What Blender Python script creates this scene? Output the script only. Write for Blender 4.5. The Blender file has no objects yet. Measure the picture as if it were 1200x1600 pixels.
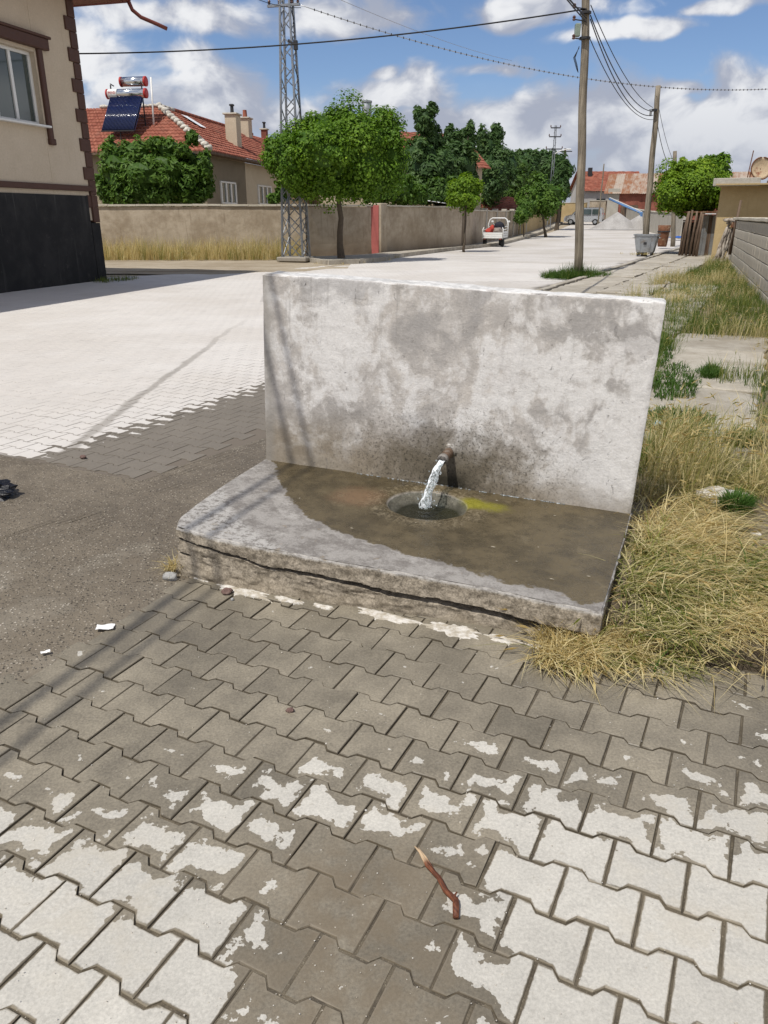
import bpy, bmesh, math, random
from mathutils import Vector, Matrix, noise as MN
R = math.radians
rnd = random.Random(7)
scene = bpy.context.scene
COL = scene.collection

# ------------------------------------------------------------------ camera
PITCH = R(21.06)
EYE = Vector((0, 0, 1.6))
FPX = 1200.0                                   # focal length in photo pixels (photo is 1200 x 1600)
cam_d = bpy.data.cameras.new('camera')
cam = bpy.data.objects.new('camera', cam_d); COL.objects.link(cam)
cam.location = EYE; cam.rotation_euler = (R(90) - PITCH, 0, 0)
cam_d.sensor_fit = 'VERTICAL'; cam_d.sensor_height = 36; cam_d.lens = 27.0
cam_d.clip_start = .05; cam_d.clip_end = 6000
scene.camera = cam

# ------------------------------------------------------------------ light and exposure
SUN_EL = R(60); SUN_H = Vector((-.64, -.77)).normalized()      # horizontal direction towards the sun
sun_d = bpy.data.lights.new('sun', 'SUN'); sun_d.energy = 4.1; sun_d.angle = R(.53); sun_d.color = (1, .955, .88)
sun = bpy.data.objects.new('sun', sun_d); COL.objects.link(sun)
SUNV = Vector((SUN_H.x*math.cos(SUN_EL), SUN_H.y*math.cos(SUN_EL), math.sin(SUN_EL)))
sun.rotation_euler = SUNV.to_track_quat('Z', 'Y').to_euler()
sun.location = (-6, -9, 25)
scene.view_settings.view_transform = 'Standard'; scene.view_settings.look = 'None'
scene.view_settings.exposure = 0.0; scene.view_settings.gamma = 1.0
scene.view_settings.use_curve_mapping = False

# ------------------------------------------------------------------ node helpers
class S:
    def __init__(s, t, o): s.t = t; s.o = o
    def m(s, op, *a, clamp=False):
        n = s.t.nodes.new('ShaderNodeMath'); n.operation = op; n.use_clamp = clamp
        for i, x in enumerate((s,) + a): put(s.t, n.inputs[i], x)
        return S(s.t, n.outputs[0])
    def __add__(s, b): return s.m('ADD', b)
    def __radd__(s, b): return s.m('ADD', b)
    def __sub__(s, b): return s.m('SUBTRACT', b)
    def __rsub__(s, b): return (s*-1) + b
    def __mul__(s, b): return s.m('MULTIPLY', b)
    def __rmul__(s, b): return s.m('MULTIPLY', b)
    def __truediv__(s, b): return s.m('DIVIDE', b)
    def abs(s): return s.m('ABSOLUTE')
    def max(s, b): return s.m('MAXIMUM', b)
    def min(s, b): return s.m('MINIMUM', b)
    def sq(s): return s*s
    def sqrt(s): return s.m('SQRT')
    def exp(s): return s.m('EXPONENT')
    def cl(s): return s.m('ADD', 0.0, clamp=True)
    def pw(s, e): return s.m('POWER', e)

def put(t, sock, x):
    if isinstance(x, S): t.links.new(x.o, sock)
    elif isinstance(x, (tuple, list)) and sock.type == 'RGBA' and len(x) == 3: sock.default_value = (*x, 1)
    else: sock.default_value = x

class T:
    def __init__(s, tree): s.t = tree; s.nodes = tree.nodes
    def new(s, k): return s.t.nodes.new('ShaderNode' + k)
    def w(s, o): return S(s.t, o)
    def link(s, a, b): s.t.links.new(a, b)
    def pos(s): return s.w(s.new('NewGeometry').outputs['Position'])
    def nor(s): return s.w(s.new('NewGeometry').outputs['Normal'])
    def obj(s): return s.w(s.new('TexCoord').outputs['Object'])
    def gen(s): return s.w(s.new('TexCoord').outputs['Generated'])
    def rand(s): return s.w(s.new('ObjectInfo').outputs['Random'])
    def isl(s): return s.w(s.new('NewGeometry').outputs['Random Per Island'])
    def attr(s, name):
        n = s.new('Attribute'); n.attribute_name = name; return s.w(n.outputs['Fac'])
    def sep(s, v):
        n = s.new('SeparateXYZ'); put(s.t, n.inputs[0], v); return [s.w(o) for o in n.outputs]
    def comb(s, x, y, z):
        n = s.new('CombineXYZ')
        for i, q in enumerate((x, y, z)): put(s.t, n.inputs[i], q)
        return s.w(n.outputs[0])
    def vadd(s, a, b):
        n = s.new('VectorMath'); n.operation = 'ADD'; put(s.t, n.inputs[0], a); put(s.t, n.inputs[1], b); return s.w(n.outputs[0])
    def vmul(s, a, b):
        n = s.new('VectorMath'); n.operation = 'MULTIPLY'; put(s.t, n.inputs[0], a); put(s.t, n.inputs[1], b); return s.w(n.outputs[0])
    def dot(s, a, b):
        n = s.new('VectorMath'); n.operation = 'DOT_PRODUCT'; put(s.t, n.inputs[0], a); put(s.t, n.inputs[1], b); return s.w(n.outputs['Value'])
    def noise(s, v, scale, detail=4, rough=.55, dist=0.0, lac=2.0):
        n = s.new('TexNoise'); put(s.t, n.inputs['Vector'], v)
        n.inputs['Scale'].default_value = scale; n.inputs['Detail'].default_value = detail
        n.inputs['Roughness'].default_value = rough; n.inputs['Distortion'].default_value = dist
        n.inputs['Lacunarity'].default_value = lac
        return s.w(n.outputs['Fac'])
    def noisec(s, v, scale, detail=2, rough=.5):
        n = s.new('TexNoise'); put(s.t, n.inputs['Vector'], v)
        n.inputs['Scale'].default_value = scale; n.inputs['Detail'].default_value = detail; n.inputs['Roughness'].default_value = rough
        return s.w(n.outputs['Color'])
    def vor(s, v, scale, feature='F1', out='Distance', rnd_=1.0):
        n = s.new('TexVoronoi'); n.feature = feature; put(s.t, n.inputs['Vector'], v)
        n.inputs['Scale'].default_value = scale; n.inputs['Randomness'].default_value = rnd_
        return s.w(n.outputs[out])
    def wave(s, v, scale, dist=0., direction='X', detail=2):
        n = s.new('TexWave'); n.bands_direction = direction; put(s.t, n.inputs['Vector'], v)
        n.inputs['Scale'].default_value = scale; n.inputs['Distortion'].default_value = dist; n.inputs['Detail'].default_value = detail
        return s.w(n.outputs['Fac'])
    def mix(s, f, a, b):
        n = s.new('Mix'); n.data_type = 'RGBA'; put(s.t, n.inputs[0], f); put(s.t, n.inputs[6], a); put(s.t, n.inputs[7], b)
        return s.w(n.outputs[2])
    def mul(s, a, b, f=1.0):
        n = s.new('Mix'); n.data_type = 'RGBA'; n.blend_type = 'MULTIPLY'; put(s.t, n.inputs[0], f); put(s.t, n.inputs[6], a); put(s.t, n.inputs[7], b)
        return s.w(n.outputs[2])
    def grey(s, x): return s.comb(x, x, x)
    def map(s, x, a, b, c=0., d=1., smooth=True):
        n = s.new('MapRange'); n.interpolation_type = 'SMOOTHSTEP' if smooth else 'LINEAR'; n.clamp = True
        put(s.t, n.inputs[0], x)
        for i, q in enumerate((a, b, c, d)): put(s.t, n.inputs[i+1], q)
        return s.w(n.outputs[0])

MATS = {}
def material(name, fn):
    m = bpy.data.materials.new(name); m.use_nodes = True; t = T(m.node_tree)
    for n in list(t.nodes):
        if n.type != 'OUTPUT_MATERIAL' and n.type != 'BSDF_PRINCIPLED': t.nodes.remove(n)
    b = t.nodes['Principled BSDF']; out = t.nodes['Material Output']
    r = fn(t)
    put(t.t, b.inputs['Base Color'], r.get('color', (.5, .5, .5)))
    put(t.t, b.inputs['Roughness'], r.get('rough', .85))
    put(t.t, b.inputs['Specular IOR Level'], r.get('spec', .3))
    put(t.t, b.inputs['Metallic'], r.get('metal', 0.))
    if 'ior' in r: b.inputs['IOR'].default_value = r['ior']
    if 'trans' in r: put(t.t, b.inputs['Transmission Weight'], r['trans'])
    prev = None
    for (h, st_, d) in r.get('bump', []):
        n = t.new('Bump'); put(t.t, n.inputs['Height'], h)
        n.inputs['Strength'].default_value = st_; n.inputs['Distance'].default_value = d
        if prev: t.link(prev, n.inputs['Normal'])
        prev = n.outputs[0]
    if prev: t.link(prev, b.inputs['Normal'])
    if 'translucent' in r:
        tr = t.new('BsdfTranslucent'); put(t.t, tr.inputs[0], r['translucent'])
        mx = t.new('MixShader'); mx.inputs[0].default_value = r.get('tfac', .35)
        t.link(b.outputs[0], mx.inputs[1]); t.link(tr.outputs[0], mx.inputs[2]); t.link(mx.outputs[0], out.inputs[0])
    MATS[name] = m
    return m

def plain(name, col, rough=.6, metal=0., var=.18, scale=6., bump=.15, spec=.3, dirt=None):
    """painted / plain stuff with uneven tone, faint relief and grime"""
    def f(t):
        p = t.obj(); n = t.noise(p, scale, 5, .6); n2 = t.noise(p, scale*6, 3, .6)
        c = t.mul(col, t.grey(t.map(n*.7 + n2*.3, .25, .75, 1-var, 1+var, False)))
        if dirt: c = t.mix(t.map(t.noise(p, scale*.7, 6, .65), .5, .72), c, dirt)
        return dict(color=c, rough=t.map(n2, .2, .8, rough-.1, min(1, rough+.1)), metal=metal, spec=spec, bump=[(n2, bump, .01)])
    return material(name, f)

# ------------------------------------------------------------------ world: Nishita sky with cumulus clouds
def ray(u, v):
    x = (u-600)/FPX; yd = (v-800)/FPX
    return Vector((x, math.cos(PITCH) - yd*math.sin(PITCH), -math.sin(PITCH) - yd*math.cos(PITCH)))
world = bpy.data.worlds.new('World'); scene.world = world; world.use_nodes = True
def build_world():
    t = T(world.node_tree)
    bg = t.nodes['Background']
    sky = t.new('TexSky'); sky.sky_type = 'NISHITA'; sky.sun_disc = False
    sky.sun_elevation = SUN_EL; sky.sun_rotation = math.atan2(SUN_H.x, SUN_H.y)
    sky.altitude = 1000; sky.air_density = 1.0; sky.dust_density = .6; sky.ozone_density = 2.0
    STR = .1
    d = t.gen()
    x, y, z = t.sep(d)
    hl = (x*x + y*y).sqrt().max(.02)
    el = z / hl                                             # tangent of elevation
    # cloud space: direction round the horizon, elevation stretched so that puffs are a little wider than tall
    q = t.comb(x/hl, y/hl, el*1.45)
    warp = t.noisec(q, 5.0, 3, .55)
    qw = t.vadd(q, t.vmul(t.vadd(warp, (-.5, -.5, -.5)), (.14, .14, .10)))
    fine = t.noise(qw, 10.0, 7, .53)
    big = t.noise(q, 2.3, 4, .5)
    # cumulus heaps: centre azimuth (from +Y to +X), tangent of elevation, half width, half height
    heaps = []
    for (u, v, ru, rv) in [(330, 165, 120, 62), (285, 100, 50, 30), (620, 150, 95, 42), (590, 118, 35, 22), (550, 25, 130, 42), (240, 35, 190, 38),
                           (820, 25, 130, 30), (100, 90, 120, 40), (760, 215, 220, 40), (1150, 150, 75, 42), (1130, 25, 50, 14), (880, 190, 130, 55),
                           (1100, 220, 220, 60), (460, 195, 90, 30), (960, 60, 90, 16), (780, 110, 60, 20), (1010, 150, 80, 16)]:
        dr = ray(u, v); h = math.hypot(dr.x, dr.y)
        heaps.append((dr.x/h, dr.y/h, dr.z/h, ru/1150, rv/1150))
    qx, qy, qz = t.sep(qw)
    cov = None; base = None
    for (cx, cy, ce, rw, rh) in heaps:
        du = (qx*cy - qy*cx)/rw
        dv = (qz/1.45 - ce)/rh
        dv = dv.max(dv*-1.7)                                  # flatter undersides
        f = (qx*cx + qy*cy)                                   # only the side of the sky the heap stands on
        e = 1 - (du*du + dv*dv).sqrt()
        e = e - t.map(f, .2, .0, 0, 3)
        cov = e if cov is None else cov.m('SMOOTH_MAX', e, .25)
    up = t.map(el, .3, .9)
    up_n = t.noise(t.comb(x/(z.max(.05)), y/(z.max(.05)), 0.), 1.1, 7, .58)
    dens = cov.max(-.9)*.62 + (fine - .5)*1.5 + (big - .5)*.5 + .06
    dens = dens.max((up_n - .53)*4*up)
    side = t.map(y/hl, .72, .55)                              # round the rest of the sky: the same clouds from noise alone
    dens = dens + side*(.42 + (big - .5)*1.2)
    low = t.map(el, .20, .015)                                # distant cloud piles up towards the horizon
    dens = dens + low*.42
    mask = t.map(dens, .06, .44)
    # light from above: compare density with a point a little higher
    q2 = t.vadd(qw, (-.015, 0, .035))
    fine2 = t.noise(q2, 10.0, 7, .53)
    lit = t.map((fine - fine2)*2.2 + t.map(dens, .1, .9)*.25 + (big - .5)*1.2, -.12, .50)
    lit = lit * t.map(el, .02, .16, .42, 1.0)
    ccol = t.mix(lit, (.40/STR, .43/STR, .52/STR), (.88/STR, .885/STR, .90/STR))
    blue = t.mul(sky, (1.0, .98, 1.0)) if False else S(t.t, sky.outputs[0])
    blue = t.mul(blue, (.86, .92, 1.05))
    colr = t.mix(mask*.96, blue, ccol)
    put(t.t, bg.inputs['Color'], colr); bg.inputs['Strength'].default_value = STR
build_world()
world.cycles.sampling_method = 'MANUAL'; world.cycles.sample_map_resolution = 256
scene.cycles.max_bounces = 8; scene.cycles.transparent_max_bounces = 12
scene.cycles.caustics_reflective = False; scene.cycles.caustics_refractive = False
scene.cycles.use_adaptive_sampling = True
try:
    scene.cycles.use_denoising = True
except Exception: pass

# ------------------------------------------------------------------ places
SD = Vector((math.sin(R(26)), math.cos(R(26)), 0)); RD = Vector((math.cos(R(26)), -math.sin(R(26)), 0))   # along the street / to its right
SROT = math.atan2(SD.y, SD.x)
def far(y): return 0. if y < 50 else (.00038*(y-50)**2 if y < 100 else .95 + .006*(y-100))
def st(a, b, z=0.): return SD*a + RD*b + Vector((0, 0, z))
def ab(p): return p.x*SD.x + p.y*SD.y, p.x*RD.x + p.y*RD.y
def gp(u, v, z=0.):
    d = ray(u, v); k = (z-1.6)/d.z; return EYE + d*k
def dp(u, v, y):
    d = ray(u, v); return EYE + d*(y/d.y)
def pix(p):
    q = p - EYE
    dep = q.y*math.cos(PITCH) - q.z*math.sin(PITCH); upv = q.y*math.sin(PITCH) + q.z*math.cos(PITCH)
    if dep < .05: return (-9999, -9999)
    return 600 + FPX*q.x/dep, 800 - FPX*upv/dep
def fbm(x, y, z=0., o=4):
    s = 0; a = 1; f = 1; tot = 0
    for _ in range(o):
        s += a*MN.noise(Vector((x*f, y*f, z*f))); tot += a; a *= .5; f *= 2.03
    return s/tot

# ------------------------------------------------------------------ mesh helpers
class MB:
    def __init__(s): s.v = []; s.f = []; s.at = []
    def add(s, vs, fs):
        o = len(s.v); s.v.extend([tuple(p) for p in vs]); s.f.extend([tuple(i+o for i in f) for f in fs]); return s
    def box(s, c, d, rz=0., M=None):
        hx, hy, hz = d[0]/2, d[1]/2, d[2]/2
        vs = [Vector((x, y, z)) for x in (-hx, hx) for y in (-hy, hy) for z in (-hz, hz)]
        if rz: m = Matrix.Rotation(rz, 3, 'Z'); vs = [m@p for p in vs]
        vs = [p + Vector(c) for p in vs]
        if M: vs = [M@p for p in vs]
        return s.add(vs, [(0,1,3,2), (4,6,7,5), (0,4,5,1), (2,3,7,6), (0,2,6,4), (1,5,7,3)])
    def cbox(s, c, d, b=.01, M=None):
        """box with bevelled edges"""
        hx, hy, hz = d[0]/2, d[1]/2, d[2]/2; b = min(b, hx*.9, hy*.9, hz*.9)
        bm = bmesh.new(); bmesh.ops.create_cube(bm, size=1)
        for v in bm.verts: v.co = Vector((v.co.x*2*hx, v.co.y*2*hy, v.co.z*2*hz))
        bmesh.ops.bevel(bm, geom=bm.edges[:], offset=b, segments=1, affect='EDGES', clamp_overlap=True)
        for v in bm.verts:
            v.co += Vector(c)
            if M: v.co = M@v.co
        bm.verts.index_update()
        s.add([v.co.copy() for v in bm.verts], [[v.index for v in f.verts] for f in bm.faces]); bm.free(); return s
    def tube(s, pts, r, n=8, cap=True, close=False):
        pts = [Vector(p) for p in pts]; rs = r if isinstance(r, (list, tuple)) else [r]*len(pts)
        o = len(s.v); ref = None
        for i, p in enumerate(pts):
            if i == 0: tg = pts[1]-p
            elif i == len(pts)-1: tg = p-pts[i-1]
            else: tg = pts[i+1]-pts[i-1]
            tg = tg.normalized() if tg.length else Vector((0, 0, 1))
            if ref is None: ref = Vector((1, 0, 0)) if abs(tg.x) < .8 else Vector((0, 1, 0))
            a = tg.cross(ref).normalized(); b_ = tg.cross(a).normalized(); ref = b_.cross(tg) if False else ref
            for k in range(n):
                th = 2*math.pi*k/n
                s.v.append(tuple(p + (a*math.cos(th) + b_*math.sin(th))*rs[i]))
        for i in range(len(pts)-1):
            for k in range(n):
                k2 = (k+1) % n
                s.f.append((o+i*n+k, o+i*n+k2, o+(i+1)*n+k2, o+(i+1)*n+k))
        if cap:
            s.f.append(tuple(o+k for k in range(n))[::-1]); s.f.append(tuple(o+(len(pts)-1)*n+k for k in range(n)))
        return s
    def bar(s, a, b, w, h=None):
        """rectangular bar from a to b"""
        a = Vector(a); b = Vector(b); h = h or w; tg = (b-a).normalized()
        up = Vector((0, 0, 1)) if abs(tg.z) < .95 else Vector((0, 1, 0))
        x = tg.cross(up).normalized(); y = x.cross(tg).normalized()
        vs = [e + x*(i*w/2) + y*(j*h/2) for e in (a, b) for (i, j) in ((-1,-1), (1,-1), (1,1), (-1,1))]
        return s.add(vs, [(3,2,1,0), (4,5,6,7), (0,1,5,4), (1,2,6,5), (2,3,7,6), (3,0,4,7)])
    def lathe(s, prof, c=(0,0,0), n=24, M=None):
        o = len(s.v)
        for (r, z) in prof:
            for k in range(n):
                th = 2*math.pi*k/n; p = Vector((c[0]+r*math.cos(th), c[1]+r*math.sin(th), c[2]+z))
                s.v.append(tuple(M@p if M else p))
        for i in range(len(prof)-1):
            for k in range(n):
                k2 = (k+1) % n; s.f.append((o+i*n+k, o+i*n+k2, o+(i+1)*n+k2, o+(i+1)*n+k))
        s.f.append(tuple(o+k for k in range(n))[::-1]); s.f.append(tuple(o+(len(prof)-1)*n+k for k in range(n)))
        return s
    def prism(s, poly, z0, z1, M=None):
        n = len(poly); vs = [Vector((*p, z0)) for p in poly] + [Vector((*p, z1)) for p in poly]
        if M: vs = [M@p for p in vs]
        return s.add(vs, [tuple(range(n))[::-1], tuple(range(n, 2*n))] + [(i, (i+1) % n, n+(i+1) % n, n+i) for i in range(n)])
    def grid(s, nu, nv, fn):
        o = len(s.v)
        for j in range(nv+1):
            for i in range(nu+1): s.v.append(tuple(fn(i/nu, j/nv)))
        for j in range(nv):
            for i in range(nu):
                k = o + j*(nu+1)+i; s.f.append((k, k+1, k+nu+2, k+nu+1))
        return s
    def mesh(s, name, mat=None, smooth=False):
        me = bpy.data.meshes.new(name); me.from_pydata(s.v, [], s.f)
        if mat: me.materials.append(MATS[mat] if isinstance(mat, str) else mat)
        if smooth:
            me.polygons.foreach_set('use_smooth', [True]*len(me.polygons))
        if s.at and len(s.at) == len(s.v):
            a = me.attributes.new('tint', 'FLOAT', 'POINT'); a.data.foreach_set('value', s.at)
        me.update(); return me
    def build(s, name, mat, parent=None, smooth=False, loc=None, kind=None):
        o = bpy.data.objects.new(name, s.mesh(name, mat, smooth)); COL.objects.link(o)
        if parent: o.parent = parent
        if loc is not None: o.location = loc
        if kind: o['kind'] = kind
        return o

def tag(o, label, cat, group=None, kind=None):
    o['label'] = label; o['category'] = cat
    if group: o['group'] = group
    if kind: o['kind'] = kind
    return o
def thing(name, label, cat, loc=(0, 0, 0), rz=0., group=None):
    o = bpy.data.objects.new(name, None); COL.objects.link(o); o.location = loc; o.rotation_euler = (0, 0, rz)
    o.empty_display_size = .2
    return tag(o, label, cat, group)
def lump(mb, c, r, seed=0, n=(10, 7), amp=.25, M=None, flat=1.):
    """irregular rounded stone / heap"""
    c = Vector(c); o = len(mb.v); nu, nv = n
    for j in range(nv+1):
        ph = math.pi*j/nv
        for i in range(nu):
            th = 2*math.pi*i/nu; d = Vector((math.sin(ph)*math.cos(th), math.sin(ph)*math.sin(th), math.cos(ph)))
            k = 1 + amp*fbm(d.x*1.6+seed*7.1, d.y*1.6, d.z*1.6, 3)*1.6
            rr = r if isinstance(r, (tuple, list)) else (r, r, r)
            p = c + Vector((d.x*rr[0]*k, d.y*rr[1]*k, d.z*rr[2]*k*flat)); mb.v.append(tuple(M@p if M else p))
    for j in range(nv):
        for i in range(nu):
            i2 = (i+1) % nu; mb.f.append((o+j*nu+i, o+(j+1)*nu+i, o+(j+1)*nu+i2, o+j*nu+i2))
    return mb
# ================================================================== ground materials
def street_ab(t):
    p = t.pos(); return p, t.dot(p, tuple(SD)), t.dot(p, tuple(RD))

def m_paver(t):
    """concrete block: dry and pale, dark where water has crept in from the joints"""
    p, a, b = street_ab(t); x, y, z = t.sep(p)
    e = t.attr('tint'); rag = t.noise(p, 26, 5, .65); mid = t.noise(p, 5.5, 3, .55); lo = t.noise(p, 1.7, 2, .5)
    dry = t.map(y + (mid-.5)*.4 + (lo-.5)*.5, 2.16, 1.40, -.08, 1.25, False)
    xx = (x + .07)/.29
    tongue = (xx*xx*-1).exp() * t.map(y, 1.80, 1.50)
    left = t.map(x, -.25, -.6)*t.map(y, 1.33, 1.48)*.16
    dry = dry - tongue*1.5 - left + t.map(mid, .68, .74)*.5*t.map(y, 3.3, 2.2)
    th = 1.02 - dry
    blot = t.noise(t.vadd(p, (3.1, 7.7, 0)), 9.5, 4, .6)
    keep = t.map(e*.62 + .2 + (rag-.5)*.75 + (mid-.5)*1.1 + (blot-.5)*1.9, th-.012, th+.012)*t.map(e + (rag-.5)*.25, .05, .12)
    per = t.rand()
    n1 = t.noise(p, 9, 6, .65); n2 = t.noise(p, 120, 3, .7)
    speck = t.map(t.vor(p, 230, out='Distance'), .05, .30)
    dryc = t.mul((.485, .462, .412), t.grey(t.map(n1*.4+n2*.6, .32, .68, .74, 1.20, False)))
    dryc = t.mul(dryc, t.grey(t.map(per, 0, 1, .93, 1.05, False)))
    dirt = t.map(t.noise(p, 22, 5, .7), .60, .74)
    dryc = t.mix(dirt*.5, dryc, (.30, .265, .21)); dryc = t.mix(t.map(lo, .45, .62)*t.map(n1, .45, .62)*.35, dryc, (.38, .34, .27))
    wetc = t.mix(t.map(lo*.6+mid*.4, .38, .62), (.172, .151, .115), (.235, .206, .156))
    wetc = t.mul(wetc, t.grey(t.map(per, 0, 1, .84, 1.14, False)))
    wetc = t.mul(wetc, t.grey(t.map(n1*.35+n2*.65, .32, .68, .66, 1.34, False)))
    wetc = t.mix(tongue*t.map(n1, .35, .6)*.75, wetc, (.150, .118, .078))
    edge_dust = t.map(e, .16, .0)*t.map(n1, .4, .6)
    wetc = t.mix(edge_dust*.5, wetc, (.25, .215, .165))
    dryc = t.mix(edge_dust*.4, dryc, (.30, .26, .2))
    col = t.mix(keep, wetc, dryc)
    col = t.mul(col, t.grey(t.map(speck, 0, 1, .8, 1.0)))
    jd = t.mix(t.map(dry, .75, 1.1), (.080, .065, .044), (.20, .168, .120)); jd = t.mix(tongue*.8, jd, (.15, .118, .078))
    col = t.mix(t.map(e + (rag-.5)*.07, .058, .025)*.85, col, jd)
    ink = t.map(t.noise(p, 21, 5, .8), .685, .71)
    col = t.mix(ink*.85, col, (.035, .033, .032))
    rough = t.map(n1, .3, .7, .42, .66)
    rough = rough*(1-keep) + keep*.9
    return dict(color=col, rough=rough, spec=.35, bump=[(n2, .35, .0015), (n1, .4, .004), (rag, .15, .004)])
material('paver', m_paver)

def m_road_paver(t):
    p, a, b = street_ab(t)
    e = t.attr('tint'); rag = t.noise(p, 22, 5, .65); mid = t.noise(p, 3.5, 3, .55); lo = t.noise(p, .35, 4, .6)
    sh = t.map(a, 9, 14, 0, .75)*(lo + .25)
    dry = t.map(b + (mid-.5)*.9 + sh, -4.28, -4.78, -.15, 1.5, False)
    # water trickle line running away from the puddled asphalt
    x, y, z = t.sep(p)
    tr = t.map((x + 2.32 + (lo-.5)*.3 + (mid-.5)*.12).abs(), .065, .02)*t.map(y, 14.5, 8)*.9
    th = 1.0 - dry
    keep = t.map(e + (rag-.5)*.7 + (mid-.5)*.5, th-.02, th+.02)
    keep = keep*(1 - tr*.62)
    n1 = t.noise(p, 2.2, 6, .65); n2 = t.noise(p, 60, 4, .7)
    dust = t.mix(t.map(lo, .38, .62), (.60, .57, .535), (.55, .515, .475))
    dust = t.mul(dust, t.grey(t.map(n1*.6+n2*.4, .3, .7, .90, 1.06, False)))
    dust = t.mix(t.map(e, .18, .0)*t.map(n1, .53, .64)*t.map(y, 14, 5)*.4, dust, (.24, .215, .185))
    wet = t.mul((.175, .155, .130), t.grey(t.map(n1*.5+n2*.5, .3, .7, .8, 1.2, False)))
    c_ = t.mix(t.map(e, .065, .03)*t.map(b + (mid-.5)*.8, -6.2, -4.7, .05, .8), t.mix(keep, wet, dust), (.13, .112, .088))
    return dict(color=c_, rough=.88, spec=.2, bump=[(n2, .3, .002), (n1, .3, .006)])
material('road_paver', m_road_paver)

def m_road_bed(t):
    p, a, b = street_ab(t); lo = t.noise(p, .3, 5, .6); n = t.noise(p, 9, 5, .65)
    wetband = t.map(b + (t.noise(p, .9, 4, .6)-.5)*1.7 + t.map(a, 14, 20, 0, .3), -4.55, -5.0)
    c = t.mul(t.mix(t.map(lo, .35, .65), (.56, .53, .50), (.47, .435, .39)), t.grey(t.map(n, .3, .7, .86, 1.08, False)))
    c = t.mix(wetband, (.175, .158, .135), c)
    near = t.map(a, 9, 5)*t.map(b, -5.0, -4.6)
    c = t.mix(near*.8, c, (.15, .125, .1))
    return dict(color=c, rough=.92, spec=.15, bump=[(n, .35, .01)])
material('road_bed', m_road_bed)

def m_joint(t):
    p = t.pos(); n = t.noise(p, 14, 6, .7); n2 = t.noise(p, 150, 3, .7); y = t.sep(p)[1]
    c = t.mix(t.map(n, .35, .65), (.075, .062, .045), (.15, .125, .088))
    c = t.mix(t.map(n2, .58, .7)*.6, c, (.32, .28, .21))
    return dict(color=c, rough=.8, bump=[(n2, .8, .006), (n, .5, .01)])
material('joint_sand', m_joint)

def m_asphalt(t):
    p, a, b = street_ab(t)
    lo = t.noise(p, 1.3, 5, .62); mid = t.noise(p, 7, 5, .65); v = t.vor(p, 62); vc = t.vor(p, 62, out='Color'); g = t.noise(p, 190, 3, .7)
    stone = t.map(v, .42, .22)
    c = t.mix(t.map(lo, .38, .62), (.185, .160, .125), (.245, .214, .168))
    c = t.mul(c, t.grey(t.map(g*.6+mid*.4, .3, .7, .72, 1.28, False)))
    c = t.mix(stone*t.map(t.sep(vc)[0], .30, .7)*.9, c, (.50, .455, .38)); c = t.mix(stone*t.map(t.sep(vc)[1], .62, .75)*.8, c, (.06, .052, .042))
    wet = t.map(lo + t.map(a, 1.4, 3.0, -.1, .12, False), .42, .54)
    c = t.mix(wet*.75, c, t.mul(c, (.64, .60, .55)))
    dusty = t.map(mid, .62, .75)
    c = t.mix(dusty*.35, c, (.36, .32, .26))
    return dict(color=c, rough=t.map(wet, 0, 1, .9, .55), spec=.3, bump=[(stone, .8, .004), (g, .6, .004), (mid, .5, .01)])
material('asphalt', m_asphalt)

def m_dirt(t):
    p = t.pos(); lo = t.noise(p, .25, 5, .6); mid = t.noise(p, 1.6, 6, .65); g = t.noise(p, 30, 4, .7)
    streak = t.noise(t.vmul(p, (.12, .9, 1)), 1.0, 5, .6)
    c = t.mix(t.map(lo*.5+mid*.5, .35, .65), (.30, .245, .175), (.40, .345, .265))
    c = t.mix(t.map(streak, .53, .66)*.7, c, (.19, .145, .092))
    c = t.mul(c, t.grey(t.map(g, .3, .7, .85, 1.13, False)))
    return dict(color=c, rough=.95, spec=.1, bump=[(g, .6, .02), (mid, .5, .04)])
material('dirt', m_dirt)

def m_verge(t):
    p = t.pos(); mid = t.noise(p, 2.3, 6, .65); g = t.noise(p, 45, 4, .7)
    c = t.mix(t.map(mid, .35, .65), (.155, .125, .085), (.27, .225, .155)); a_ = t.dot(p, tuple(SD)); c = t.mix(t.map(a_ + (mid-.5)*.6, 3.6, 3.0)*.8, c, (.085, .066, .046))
    c = t.mul(c, t.grey(t.map(g, .3, .7, .7, 1.25, False)))
    return dict(color=c, rough=.95, spec=.1, bump=[(g, .8, .02), (mid, .6, .04)])
material('verge_soil', m_verge)

def m_walk(t):
    p, a, b = street_ab(t); mid = t.noise(p, 2.6, 6, .65); g = t.noise(p, 60, 4, .7); r_ = t.rand()
    c = t.mix(t.map(mid, .36, .64), (.43, .395, .335), (.33, .295, .24))
    c = t.mul(c, t.grey(t.map(r_, 0, 1, .86, 1.1, False))); c = t.mul(c, t.grey(t.map(g, .3, .7, .86, 1.1, False)))
    c = t.mix(t.map(t.noise(p, 9, 5, .7), .60, .72)*.6, c, (.18, .145, .10))
    return dict(color=c, rough=.93, spec=.15, bump=[(g, .5, .004), (mid, .5, .02)])
material('walk_concrete', m_walk)

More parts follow.
